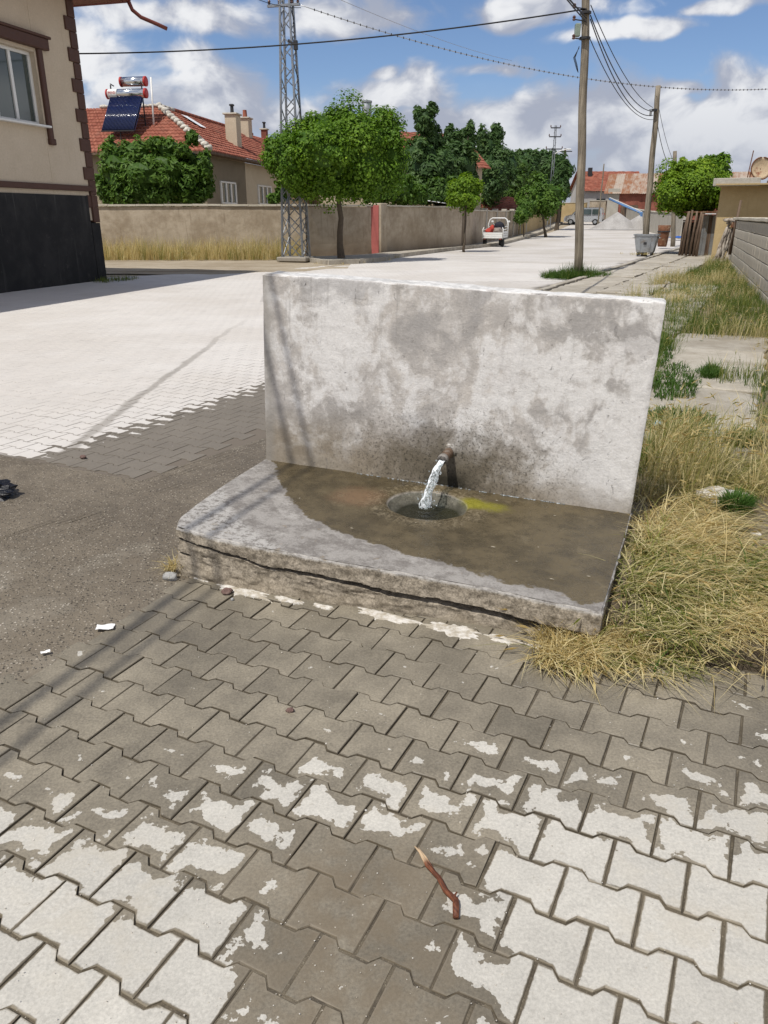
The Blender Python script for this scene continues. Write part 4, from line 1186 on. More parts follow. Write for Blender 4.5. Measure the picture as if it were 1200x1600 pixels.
# ================================================================== tiled house behind the garden wall
HC = dp(318, 237, 38.0); he = Vector((math.sin(R(9.3)), math.cos(R(9.3)), 0)); hl_ = Vector((-he.y, he.x, 0)); EZ = HC.z
HM = Matrix(((he.x, hl_.x, 0, HC.x), (he.y, hl_.y, 0, HC.y), (0, 0, 1, 0), (0, 0, 0, 1))); HMI = HM.inverted()
house_t = thing('tiled_house', 'single-storey house with a red tiled hip roof and white hip mortar', 'house'); house_t.matrix_world = HM
HK = 3.5; pk = dp(262, 167, (HM@Vector((HK, HK, 0))).y); RZ = pk.z
print('tiled house', HC, 'ridge', RZ)
def roof_slope(mb, e0, e1, r0, r1, z0, z1, du=.10, rows=None):
    """tile courses: e0->e1 along the eave, r0->r1 along the ridge"""
    L = max((e1-e0).length, (r1-r0).length); H_ = ((e0+e1)/2-(r0+r1)/2).length; rows = rows or int(H_/.30); nu = int(L/du)
    for r_ in range(rows):
        o = len(mb.v)
        for q, f in enumerate((r_/rows, (r_+1)/rows)):
            for i in range(nu+1):
                a = e0.lerp(e1, i/nu); b = r0.lerp(r1, i/nu); p = a.lerp(b, f)
                z = lerp(z0, z1, f) + (.055 if q == 0 else .005) + .022*math.sin(i*du/.24*2*math.pi) + .02*fbm(p.x*.8, p.y*.8, r_*.7, 2)
                mb.v.append((p.x, p.y, z))
        for i in range(nu):
            c = o+i; mb.f.append((c, c+1, c+nu+2, c+nu+1))
        if r_ >= 0:   # front lip of each course
            o2 = len(mb.v); mb.v += [(v[0], v[1], v[2]-.06) for v in mb.v[o:o+nu+1]]
            for i in range(nu): mb.f.append((o2+i, o2+i+1, o+i+1, o+i))
def roof_L():
    mb = MB(); A = Vector((-.45, -.45, 0))
    A0 = Vector((-.5, -.5, 0)); PKL = Vector((HK, HK, 0))
    roof_slope(mb, Vector((-.5, 13, 0)), A0, Vector((HK, 13, 0)), PKL, EZ, RZ)          # slope to the side street
    roof_slope(mb, A0, Vector((22, -.5, 0)), PKL, Vector((22, HK, 0)), EZ, RZ)          # slope to the street
    o = len(mb.v); 
    mb.v += [(HK, 13, RZ-.02), (HK, HK, RZ-.02), (22, HK, RZ-.02), (22, 2*HK+.5, EZ), (2*HK+.5, 2*HK+.5, EZ), (2*HK+.5, 13, EZ)]
    mb.f += [(o, o+1, o+4, o+5), (o+1, o+2, o+3, o+4)]
    return mb
# local x runs along he (up the street), local y along hl_ (to the left)
rmb = roof_L(); roof = rmb.build('roof', 'roof_tile', house_t); roof['kind'] = 'stuff'
MB().box((2.8, 6.4, EZ/2-.05), (5.6, 12.8, EZ-.1)).box((11, 2.8, EZ/2-.06), (22, 5.6, EZ-.12)).build('wall', 'house_plaster', house_t)
MB().box((11, -.25, EZ-.06), (22.9, .52, .10)).box((-.25, 6.2, EZ-.065), (.50, 12.8, .10)).build('eave_board', 'old_wood', house_t)
for k in range(16):
    f = k/15.5; p = Vector((-.5, -.5, EZ)).lerp(Vector((HK, HK, RZ)), f+.02)
    lump(MB(), (0, 0, 0), (.20, .19, .13), k, (9, 6), .45).build('ridge_tile', 'mortar', roof, True, (p.x, p.y, p.z+.08))
for k in range(28):
    p = Vector((HK+.3+k*.5, HK, RZ+.05)); MB().tube([p, p + Vector((.48, 0, .02))], [.12, .10], 8).build('ridge_tile', 'roof_tile' if k > 2 else 'mortar', roof, True)
for k in range(6):
    p = Vector((HK, HK+.3+k*.5, RZ+.05)); lump(MB(), (0, 0, 0), (.16, .28, .10), k+40, (9, 6), .3).build('ridge_tile', 'mortar', roof, True, p)
def hfy(u, v):   # on the street-facing wall (local y = 0)
    o = HMI@EYE; d = HMI.to_3x3()@ray(u, v); k = -o.y/d.y; return o + d*k
def hwin(u0, u1, v0, v1, nb):
    a = hfy(u0, v0); b = hfy(u1, v1); zt = hfy((u0+u1)/2, v0).z; zb = hfy((u0+u1)/2, v1).z; x0, x1 = a.x, b.x
    m = MB(); n = nb
    m.cbox(((x0+x1)/2, -.03, zt-.04), (x1-x0, .09, .08), .01).cbox(((x0+x1)/2, -.03, zb+.04), (x1-x0, .09, .08), .01)
    for i in range(n+1): m.cbox((lerp(x0+.06, x1-.06, i/n), -.035, (zt+zb)/2), (.16, .085, zt-zb-.17), .01)
    wn_ = m.build('window', 'pvc_white', house_t)
    for i in range(n):
        c0, c1 = lerp(x0+.06, x1-.06, i/n)+.08, lerp(x0+.06, x1-.06, (i+1)/n)-.08
        MB().box(((c0+c1)/2, -.02, (zt+zb)/2), (c1-c0, .02, zt-zb-.17)).build('pane', 'window_glass', wn_)
hwin(343, 369, 284, 319, 3); hwin(402, 424, 290, 320, 3)
def hroof(u, v, yl):   # along the roof at local y
    o = HMI@EYE; d = HMI.to_3x3()@ray(u, v); k = (yl-o.y)/d.y; return o + d*k
def chimney(u, v0, v1, yl, w, name, mat, cap):
    t_ = hroof(u, v0, yl); b_ = hroof(u, v1, yl); h = t_.z-b_.z
    c = MB().cbox((t_.x, yl, (t_.z+b_.z)/2-.35), (w, w*.85, h+.7), .01).build(name, mat, roof)
    MB().cbox((t_.x, yl, t_.z+.04), (w+.16, w*.85+.16, .08), .01).build('cap', 'coping', roof)
    if cap == 'cowl': MB().tube([(t_.x, yl, t_.z+.08), (t_.x, yl, t_.z+.42)], [.10, .085], 10).cbox((t_.x, yl, t_.z+.47), (.26, .22, .10), .03).build('chimney_cowl', 'dark_metal', roof)
    if cap == 'pot': MB().tube([(t_.x, yl, t_.z+.08), (t_.x, yl, t_.z+.50)], [.15, .12], 12).build('chimney_pot', 'roof_tile', roof)
chimney(363, 180, 230, 1.0, .72, 'chimney', 'house_plaster', 'cowl'); chimney(383, 186, 212, 3.0, .72, 'chimney', 'house_plaster', 'pot'); chimney(413, 203, 222, 4.2, .45, 'chimney', 'red_brick', 'cowl')
# pale skylight sheet lying on the street slope
z_ = lambda yl: EZ + (yl+.5)/(HK+.5)*(RZ-EZ)
a0 = hroof(285, 173, 2.9); a1 = hroof(312, 186, 2.2)
mb = MB(); mb.grid(6, 4, lambda i, j: (lerp(a0.x, a1.x+.3, i), lerp(3.0, 2.0, j), z_(lerp(3.0, 2.0, j))+.12+.01*math.sin(i*20))); mb.build('roof_sheet', 'white_sheet', roof)

# ---- solar water heater standing on the side-street slope
sx = 1.0; fr = HMI@dp(190, 175, 35.0)
sol = thing('solar_water_heater', 'rooftop solar water heater with two steel tanks and dark blue tubes', 'solar heater')
sol.matrix_world = HM @ Matrix.Translation((1.15, 3.55, EZ + (1.25+.5)/(HK+.5)*(RZ-EZ)+.02)) @ Matrix.Scale(.93, 4)
# local: x up-slope (away), y to the left, z up; tube field leans from low front to the tanks
Y0, Y1 = -.2, 1.55
tankz, tankx = 1.62, .55
fmb = MB()
for y in (Y0+.05, Y1-.05):
    fmb.bar((-.85, y, -.10), (tankx-.05, y, tankz-.15), .05).bar((tankx, y, .25), (tankx, y, tankz+.50), .05).bar((-.1, y, .72), (tankx, y, .62), .04).bar((tankx, y, tankz+.55), (tankx+.35, y, tankz+.5), .04)
fmb.bar((-.85, Y0, -.08), (-.85, Y1, -.08), .06).bar((tankx, Y0, .65), (tankx, Y1, .65), .04).bar((tankx+.25, Y0-.1, tankz+.30), (tankx+.25, Y1-.5, tankz+.30), .06).bar((-.75, .6, -.75), (-.75, .6, -.1), .04)
fmb.build('stand', 'dark_metal', sol)
tp = (-.85, -.02); tq = (tankx-.10, tankz-.02)
for i in range(24):
    y = lerp(Y0+.06, Y1-.06, i/23)
    MB().tube([(tp[0], y, tp[1]), (tq[0], y, tq[1])], .028, 8).build('vacuum_tube', 'tube_blue', sol, True)
MB().box(((tp[0]+tq[0])/2+.06, (Y0+Y1)/2, (tp[1]+tq[1])/2-.06), (.01, Y1-Y0, .01)).build('clip_rail', 'galvanised', sol)
mbb = MB(); mbb.add([(tp[0]+.05, Y0, tp[1]-.05), (tp[0]+.05, Y1, tp[1]-.05), (tq[0]+.05, Y1, tq[1]-.05), (tq[0]+.05, Y0, tq[1]-.05), (tp[0]+.07, Y0, tp[1]-.07), (tp[0]+.07, Y1, tp[1]-.07), (tq[0]+.07, Y1, tq[1]-.07), (tq[0]+.07, Y0, tq[1]-.07)], [(0,1,2,3), (7,6,5,4), (0,4,5,1), (1,5,6,2), (2,6,7,3), (3,7,4,0)]); mbb.build('reflector', 'tube_blue', sol)
def tank(y0, y1, x, z, r_):
    t_ = MB().tube([(x, y0, z), (x, y1, z)], r_, 24).build('tank', 'tank_steel', sol, True)
    MB().tube([(x, y0-.07, z), (x, y0-.055, z), (x, y0+.03, z)], [r_*.85, r_*1.05, r_*1.05], 24).build('end_cap', 'tank_red', t_, True)
    MB().tube([(x, y1-.02, z), (x, y1+.055, z), (x, y1+.07, z)], [r_*1.05, r_*1.05, r_*.85], 24).build('end_cap', 'tank_red', t_, True)
    return t_
t1 = tank(Y0-.12, Y1+.12, tankx, tankz+.10, .22); t2 = tank(Y0-.05, Y1-.55, tankx+.25, tankz+.66, .22)
# white band with red lettering on the lower tank
def band(i, j): th = lerp(R(100), R(245), j); return (tankx + .224*math.cos(th), lerp(Y1-.42, Y1+.07, i), tankz+.10+.224*math.sin(th))
MB().grid(4, 14, band).build('label_band', 'white_paint', t1, True)
fc_ = bpy.data.curves.new('lettering', 'FONT'); fc_.body = 'ERENDI'; fc_.size = .17; fc_.extrude = .004; fc_.align_x = 'CENTER'; fc_.align_y = 'CENTER'
tmp = bpy.data.objects.new('lettering_tmp', fc_); COL.objects.link(tmp); bpy.context.view_layer.update()
me = bpy.data.meshes.new_from_object(tmp); bpy.data.objects.remove(tmp); me.materials.clear(); me.materials.append(MATS['tank_red'])
lt = bpy.data.objects.new('lettering', me); COL.objects.link(lt); lt.parent = t1
# reads along -y, stands up along z, faces -x
lt.matrix_local = Matrix(((0, 0, -1, tankx-.226), (-1, 0, 0, Y1-.175), (0, 1, 0, tankz+.13), (0, 0, 0, 1))) @ Matrix.Scale(.74, 4, (1, 0, 0))
MB().tube([(tankx+.4, Y0-.30, tankz+.85), (tankx-.05, Y0-.42, .30)], .045, 10).build('standpipe', 'white_paint', sol, True)

# ================================================================== houses and sheds farther left, mostly behind trees
def gable(name, label, c, rz, w, d, he_, hr, wm, rm, z0=0., over=.4, cat='house', sheets=0):
    """ridge along local x (width w); depth d along local y"""
    o = thing(name, label, cat, (c[0], c[1], z0), rz)
    mb = MB(); hw, hd = w/2, d/2
    mb.add([(-hw,-hd,0), (hw,-hd,0), (hw,hd,0), (-hw,hd,0), (-hw,-hd,he_), (hw,-hd,he_), (hw,hd,he_), (-hw,hd,he_), (-hw,0,hr), (hw,0,hr)],
           [(0,1,5,4), (1,2,6,9,5), (2,3,7,6), (3,0,4,8,7)]); mb.build('wall', wm, o)
    k = (hr-he_)/hd
    if sheets:
        for side in (-1, 1):
            for i in range(sheets):
                x0 = lerp(-hw-over, hw+over, i/sheets); x1 = lerp(-hw-over, hw+over, (i+1)/sheets)+.03; off = rnd.uniform(-.08, .08); s2 = MB()
                def fn(u_, v_): return (lerp(x0, x1, u_), side*lerp(hd+over+off, 0, v_), lerp(he_-k*(over+off), hr, v_) + .05 + (i % 2)*.012 + .025*math.sin(u_*4*2*math.pi))
                s2.grid(16, 1, fn); s2.build('roof_sheet', rm, o)
    else:
        s2 = MB()
        roof_slope(s2, Vector((-hw-over, -hd-over, 0)), Vector((hw+over, -hd-over, 0)), Vector((-hw-over, 0, 0)), Vector((hw+over, 0, 0)), he_-k*over, hr, .2)
        roof_slope(s2, Vector((hw+over, hd+over, 0)), Vector((-hw-over, hd+over, 0)), Vector((hw+over, 0, 0)), Vector((-hw-over, 0, 0)), he_-k*over, hr, .2)
        ro = s2.build('roof', rm, o); ro['kind'] = 'stuff'
    return o
c = dp(640, 250, 52); hb = gable('tree_hidden_house', 'red roofed house half hidden behind the dark garden trees', (c.x-1, c.y+3), R(20), 9, 8, 4.6, 6.7, 'house_plaster', 'roof_tile')
q = dp(632, 187, 53.5); MB().cbox((0, 0, 0), (.6, .6, 1.7), .02).build('chimney', 'red_brick', hb, False, hb.matrix_world.inverted() @ q if False else (-.6, -.5, 6.9))
q = dp(573, 160, 50); o = thing('roof_tank', 'grey cylindrical tank showing above the big globe tree', 'tank', (q.x, q.y, 5.5)); MB().lathe([(.28, 0), (.28, q.z-5.5), (.24, q.z-5.44)], n=18).build('shell', 'galvanised', o, True)
MB().lathe([(.31, q.z-5.52), (.31, q.z-5.42)], n=18).build('rim', 'galvanised', o); MB().box((0, 0, -2.75), (.8, .8, 5.5)).build('plinth', 'house_plaster', o)
q = dp(603, 200, 50); o = thing('white_roof_frame', 'thin white tubular frame on a roof between the trees', 'frame', (q.x, q.y, q.z)); MB().tube([(-.28, 0, -.6), (-.28, 0, .75), (.42, 0, .75), (.45, 0, -.6)], .03, 6).build('hoop', 'white_paint', o); MB().box((0, .3, -.68), (1.6, 1.6, .15)).box((0, .3, -q.z/2-.4), (1.4, 1.4, q.z-.7)).build('roof_base', 'house_plaster', o)
c = dp(700, 268, 50); gable('small_shed', 'small tiled shed roof just visible between dark trees', (c.x+.3, c.y+2), R(12), 2.4, 2.4, 3.3, 4.0, 'house_plaster', 'roof_tile', cat='shed')
c = dp(772, 318, 66); gable('lean_shed', 'low shed with a worn red tiled roof behind the street wall', (c.x-.2, c.y+1.5), SROT - math.pi/2 + R(60), 4.2, 4.2, 2.1, 3.1, 'mud_plaster', 'roof_tile', cat='shed')
c = dp(686, 314, 43); o = thing('white_roofed_shed', 'low shed with a white sheet roof behind the brown wall', 'shed', (c.x+.1, c.y+1.2, 0), R(15)); MB().box((0, 0, 1.05), (2.0, 2.2, 2.1)).build('wall', 'garden_plaster', o)
MB().grid(24, 2, lambda i, j: (lerp(-1.25, 1.25, i), lerp(-1.4, 1.4, j), 2.52 - .32*i - .15*(1-j) + .02*math.sin(i*60))).grid(24, 2, lambda i, j: (lerp(1.25, -1.25, i), lerp(-1.4, 1.4, j), 2.50 - .32*(1-i) - .15*(1-j) + .02*math.sin((1-i)*60))).build('roof_sheet', 'white_sheet', o)

# ================================================================== far end of the street
bz = far(90)
c = dp(946, 345, 97); c = c - Matrix.Rotation(R(-20), 3, 'Z')@Vector((-7.75, -4.25, 0))
barn = gable('brick_barn', 'long red brick barn with a rusty corrugated iron roof', (c.x, c.y), R(-20), 15.5, 8.5, 3.6, 5.7, 'red_brick', 'rusty_sheet', bz, .45, 'barn', 17)
MB().cbox((-7.1, -4.28, 2.0), (1.3, .12, 4.0), .01).build('corner_pier', 'concrete', barn); MB().box((-5.2, -4.27, 1.1), (1.9, .06, 2.2)).build('door', 'old_wood', barn)
w_ = MB().box((1.6, -4.3, 1.9), (1.2, .1, 1.4)).build('window', 'concrete', barn); MB().box((1.6, -4.36, 1.9), (.9, .03, 1.1)).build('pane', 'window_glass', w_); MB().cbox((1.6, -4.33, 2.75), (3.2, .12, .25), .01).build('lintel', 'concrete', barn)
c = dp(930, 330, 108); rh = gable('orange_roofed_house', 'grey house with an orange red tiled roof at the street end', (c.x+2.2, c.y+4), R(0), 7.5, 8, 3.9, 6.2, 'grey_plaster', 'roof_tile', far(106), .4)
for x in (-1.6, .2): w_ = MB().cbox((x, -4.03, 2.0), (1.15, .08, 1.5), .01).build('window', 'dark_metal', rh); MB().box((x, -4.08, 2.0), (.95, .02, 1.3)).build('pane', 'window_glass', w_)
MB().cbox((-2.6, -1.0, 6.0), (.5, .5, 1.2), .01).build('chimney', 'dark_metal', rh)
def wall_thing(name, label, a, b, h, mat, th=.25, cat='wall'):
    o = thing(name, label, cat); wall_run(Vector((a.x, a.y, 0)), Vector((b.x, b.y, 0)), h, th, 'wall_run', mat, o); copings(Vector((a.x, a.y, 0)), Vector((b.x, b.y, 0)), h+.02, o, th+.1, .06); return o
wall_thing('end_wall', 'low brown wall closing the far end of the street', dp(868, 335, 108), dp(915, 335, 102), 2.2, 'mud_plaster')
wall_thing('yard_wall', 'brownish yard wall beside the silver van', dp(921, 335, 101), dp(946, 335, 98), 2.4, 'garden_plaster')
wall_thing('ramp_wall', 'sloping grey concrete yard wall behind the gravel heap', dp(978, 340, 97), dp(1068, 350, 60), 1.75, 'concrete')
# gravel heap
def m_heap(t):
    p = t.obj(); n = t.noise(p, .9, 5, .6); g = t.noise(p, 14, 4, .7)
    return dict(color=t.mul(t.mix(t.map(n, .4, .6), (.40, .385, .37), (.33, .315, .30)), t.grey(t.map(g, .3, .7, .8, 1.15))), rough=.95, bump=[(g, .8, .05)])
material('heap_gravel', m_heap)
c = dp(972, 356, 82); mb = MB()
def hfn(i, j):
    th = 2*math.pi*i; r_ = j; x = 4.0*r_*math.cos(th)*(1+.15*math.sin(2*th+.6)); y = 2.4*r_*math.sin(th)
    h1 = max(0, 1-math.hypot((x+.6)*.72, y)/1.9)*1.65; h2 = max(0, 1-math.hypot((x-1.7)*.72, y)/1.7)*1.4
    return (x, y, max(h1, h2, .12*(1-r_)) - .02 + .07*fbm(x*1.5, y*1.5, 2, 4)*(1-r_))
mb.grid(72, 34, hfn); o = mb.build('gravel_heap', 'heap_gravel', None, True, (c.x, c.y, far(c.y))); tag(o, 'double-peaked heap of pale grey gravel at the end of the street', 'gravel heap')
# blue conveyor leaning over the yard wall
a_ = dp(952, 311, 89); b_ = dp(1004, 334, 82); o = thing('grain_auger', 'blue tube conveyor leaning down over the grey yard wall', 'conveyor', (b_.x, b_.y, b_.z)); v_ = a_-b_
MB().tube([(0, 0, 0), v_], .10, 12).build('barrel', 'blue_paint', o, True); MB().bar(Vector((0, 0, .16)), v_ + Vector((0, 0, .16)), .06).build('top_rail', 'white_paint', o); MB().cbox((0, 0, -.1), (.5, .4, .5), .04).build('hopper', 'blue_paint', o); MB().bar(v_*.5, (v_.x*.5+.2, v_.y*.5, -b_.z+far(79)), .08).build('prop_leg', 'dark_metal', o); MB().bar((0, 0, 0), (.1, 0, -b_.z+far(76)), .08).build('prop_leg', 'dark_metal', o)

# ================================================================== right side: block wall, mud building, shed
BW0 = gp(1200, 483, .0); BW1 = gp(1141, 417, .0); BW0.z = BW1.z = 0
bd = (BW1-BW0).normalized(); BWn = BW0 - bd*7.8; Lb = (BW1-BWn).length
bwall = thing('block_wall', 'grey concrete block wall with a pale coping beside the weedy verge', 'wall', (BWn.x, BWn.y, 0), math.atan2(bd.y, bd.x))
MB().box((Lb/2, -.04, .72), (Lb-.01, .14, 1.64)).build('mortar_core', 'concrete', bwall)
bl, bh = .60, .242; blk = [MB().cbox((0, 0, 0), (bl-.016, .20, bh-.014), .007).mesh('block', 'block_concrete') for _ in range(1)]
for r_ in range(6):
    for i in range(int(Lb/bl)+1):
        x = i*bl + bl/2
        if x + bl/2 > Lb: continue
        ob = bpy.data.objects.new('block', blk[0]); COL.objects.link(ob); ob.parent = bwall; ob.location = (x, rnd.uniform(-.004, .004), .02 + bh*(r_+.5)); ob.rotation_euler = (0, 0, rnd.gauss(0, .004))
for i in range(int(Lb/1.2)+1):
    x0, x1 = i*1.2, min(Lb+.05, (i+1)*1.2-.008)
    if x1-x0 > .2: MB().cbox(((x0+x1)/2, -.02, 1.53 + rnd.uniform(-.006, .006)), (x1-x0, .34, .075), .012).build('coping', 'coping', bwall)
# mud-plastered flat-roofed building
c0 = dp(1119, 345, 30.5); mud = thing('mud_building', 'ochre plastered flat-roofed building behind the block wall', 'building', (c0.x, c0.y, 0), R(-25))
mh = dp(1150, 290, 30.5).z
MB().box((5, 3, mh/2), (10, 6, mh)).build('wall', 'mud_plaster', mud); MB().box((5, 2.85, mh+.02), (10.3, 6.9, .05)).build('roof', 'mud_plaster', mud)
MB().cbox((.52, -.42, mh+.10), (1.55, .30, .26), .015).build('parapet', 'concrete', mud); MB().cbox((6.0, -.40, mh+.07), (9.0, .28, .12), .015).build('parapet', 'old_wood', mud)
for k in range(6): MB().tube([(1.6+k*1.4, -.62, mh-.05), (1.6+k*1.4, .6, mh-.05)], .05, 8).build('roof_beam', 'old_wood', mud)
q = dp(1190, 263, 30); o = thing('rusty_dish', 'round rusty satellite dish on the flat mud roof', 'satellite dish', (q.x, q.y, q.z)); 
DM = Matrix.Rotation(R(84), 4, 'X'); pr = [(.001, -.08), (.1, -.075), (.2, -.055), (.3, -.025), (.36, 0)]
mb = MB(); mb.lathe(pr + [(.36, -.012), (.3, -.04), (.2, -.07), (.1, -.09), (.001, -.095)], n=28, M=DM); mb.build('reflector', 'dish_rust', o, True)
tor = MB(); n = 28
tor.tube([DM@Vector((.37*math.cos(2*math.pi*k/n), .37*math.sin(2*math.pi*k/n), 0)) for k in range(n+1)], .022, 8, cap=False); tor.build('rim', 'rust_iron', o, True)
MB().tube([(0, .1, 0), (0, .12, mh-q.z+.02)], .03, 8).build('mount', 'rust_iron', o); MB().tube([(-.34, .02, -.1), (-.36, .1, mh-q.z+.02)], .02, 6).build('stay', 'rust_iron', o)
q = dp(1167, 275, 31); o = MB().tube([(0, 0, -.3), (.02, 0, 0), (.10, 0, 1.0)], .018, 6).build('roof_rod', 'rust_iron', None, False, (q.x, q.y, mh+.2)); tag(o, 'thin bent iron rod standing on the flat roof', 'rod')
# dark plank shed and stakes under the globe tree
c0 = dp(1084, 382, 33.5); sh = thing('plank_shed', 'dark plank shed with a white sheet edge under the globe tree', 'shed', (c0.x, c0.y, 0), R(-4)); sh_h = dp(1100, 335, 33.5).z
for k in range(7): MB().cbox((.08+k*.155, rnd.uniform(-.012, .012), sh_h/2), (.145, .04, sh_h - rnd.uniform(0, .06)), .004).build('plank', 'galvanised' if k in (1, 2, 4, 5) else 'old_wood', sh)
MB().box((.55, 1.0, sh_h-.25), (1.1, 1.9, .06)).box((.55, 1.9, (sh_h-.3)/2), (1.1, .05, sh_h-.3)).build('back', 'old_wood', sh)
MB().cbox((.62, -.12, sh_h+.02), (.85, .5, .035), .005).build('roof_sheet', 'white_sheet', sh); MB().box((.3, .5, sh_h+.09), (1.4, 1.6, .06)).build('roof_board', 'rust_iron', sh)
for k, (u, vt, vb, lean) in enumerate([(1064, 332, 374, .18), (1069, 330, 373, .08), (1074, 328, 378, .05), (1079, 330, 384, .10), (1084, 331, 387, .14), (1090, 334, 384, .06), (1116, 330, 382, -.05), (1121, 335, 385, .03)]):
    b_ = dp(u, vb, 33 - k*.12); t_ = dp(u, vt, 33 - k*.12); o = MB().tube([(0, 0, -.1), (lean*.4, 0, .9), (lean, .05, t_.z)], [.055, .048, .04], 8).build('fence_stake', 'old_wood', None, True, (b_.x, b_.y, 0))
    tag(o, ['thin dark stake leaning right, farthest left under the globe tree', 'upright dark stake second from left under the globe tree', 'dark stake third from left under the globe tree', 'reddish brown stake fourth from left beside the plank shed', 'thick stake leaning right at the corner of the plank shed', 'short dark stake against the front planks of the shed', 'dark post at the far right end of the plank shed', 'brown post between plank shed and dead vine trunk'][k], 'stake', 'stakes round the plank shed')
# dead twisted vine trunk heaped against the wall end
c0 = gp(1122, 412, .05); vt = thing('dead_vine_stump', 'grey twisted dead vine trunk heaped against the block wall end', 'stump', (c0.x, c0.y, .02))
for k in range(15):
    r2 = random.Random(k); x = r2.uniform(-.25, .28); pts = []; hh = r2.uniform(.7, 1.45)
    for q in range(9):
        f = q/8; pts.append((x*(1.15-f*.6) + .30*f + .05*math.sin(f*5+k), r2.uniform(-.12, .12)*(1-f) + .06*math.cos(f*4+k), hh*f))
    MB().tube(pts, [r2.uniform(.045, .085)*(1.2-.6*f/8) for f in range(9)], 8).build('stem', 'dead_wood', vt, True)
lump(MB(), (.30, 0, 1.42), (.30, .2, .10), 3, (14, 8), .6).build('burl', 'dead_wood', vt, True)
MB().cbox((.28, -.12, 1.30), (.16, .10, .18), .02).build('brick_lump', 'rust_iron', vt)
q = dp(1149, 345, 26); o = MB().tube([(0, 0, -1.0), (.06, 0, .1), (.10, 0, .62)], [.05, .045, .035], 8).build('leaning_post', 'old_wood', None, True, (q.x-.02, q.y, 1.45)); tag(o, 'short dark post leaning behind the block wall end', 'post')
# ================================================================== poles, mast, cables
P1 = gp(903, 432, .06); P2 = gp(1006, 398, .06)
def wood_pole(name, label, base, top, r0, r1, n=14, cat='utility pole', group=None):
    o = thing(name, label, cat, (base.x, base.y, base.z-.1), 0, group); v_ = top-base; k = 14
    pts = [v_*(i/k) + Vector((.012*math.sin(i*1.3), .012*math.cos(i*.9), 0)) for i in range(k+1)]
    pts[0] = Vector((0, 0, -.2)); MB().tube([p + Vector((0, 0, .1)) for p in pts], [lerp(r0, r1, i/k) for i in range(k+1)], n).build('shaft', 'pole_wood', o, True)
    return o
t1_ = dp(917, -45, P1.y+.1); u1 = wood_pole('utility_pole', 'tall weathered wooden pole standing just behind the fountain wall', P1, t1_, .118, .092, group='wooden poles on the sidewalk')
t2_ = dp(1029, 134, P2.y+.2); u2 = wood_pole('utility_pole', 'weathered wooden pole beside the grey dumpster', P2, t2_, .135, .10, group='wooden poles on the sidewalk')
P3 = dp(1053, 372, 46); P3.z = 0; u3 = wood_pole('utility_pole', 'thin wooden pole behind the globe tree', P3, dp(1055, 236, 46), .13, .10, 10, group='wooden poles on the sidewalk')
P4 = dp(934, 352, 84); P4.z = far(84); o4 = wood_pole('leaning_pole', 'thin dark pole leaning in front of the orange roofed house', P4, dp(944, 256, 84), .08, .06, 8, 'pole')
def on1(v): return dp(lerp(917, 903, (v+45)/477), v, P1.y)
# fittings on the first pole
def loc(o, p): return p - o.location
b_ = loc(u1, on1(48)); MB().cbox((b_.x-.20, b_.y-.05, b_.z), (.13, .14, .28), .015).build('junction_box', 'box_green', u1)
for v in (14, 33, 62): q = loc(u1, on1(v)); MB().tube([q + Vector((.02, 0, 0)), q + Vector((-.30, -.08, .02))], .014, 6).build('bracket', 'dark_metal', u1); MB().lathe([(.02, -.05), (.045, -.03), (.03, 0), (.045, .03), (.02, .06)], q + Vector((-.30, -.08, .04)), 10).build('insulator', 'ceramic', u1)
for v in (20, 60): q = loc(u1, on1(v)); MB().lathe([(.138, -.025), (.138, .025)], q, 16).build('clamp_band', 'dark_metal', u1)
for k in range(3):
    q = loc(u1, on1(70)); MB().tube([q + Vector((-.16, -.12, -.05-.02*k)), q + Vector((-.24-.02*k, -.12, -.30)), q + Vector((-.18, -.12, -.45-.05*k)), q + Vector((-.13, -.10, -.62))], .008, 5).build('loose_lead', 'cable_black', u1)
q = loc(u2, dp(1022, 172, P2.y)); MB().tube([q, q + Vector((-.22, -.1, .0))], .014, 6).build('bracket', 'dark_metal', u2); MB().cbox(q + Vector((-.16, -.12, -.10)), (.08, .08, .26), .01).build('cable_clamp', 'galvanised', u2)
MB().lathe([(.125, -.04), (.125, .04)], q, 14).build('clamp_band', 'dark_metal', u2)

def cable(name, label, a, b, sag, r_, mat='cable_black', n=30, group=None):
    pts = []
    for i in range(n+1):
        f = i/n; p = a.lerp(b, f); p.z -= sag*4*f*(1-f); pts.append(p)
    o = MB().tube(pts, r_, 6).build(name, mat, None, True); tag(o, label, 'cable', group); return o, pts
cable('overhead_cable', 'single dark cable running from the cream house to the near pole', dp(60, 84, 22.5), on1(14), .25, .017)
a1 = on1(33) + Vector((-.05, -.1, 0))
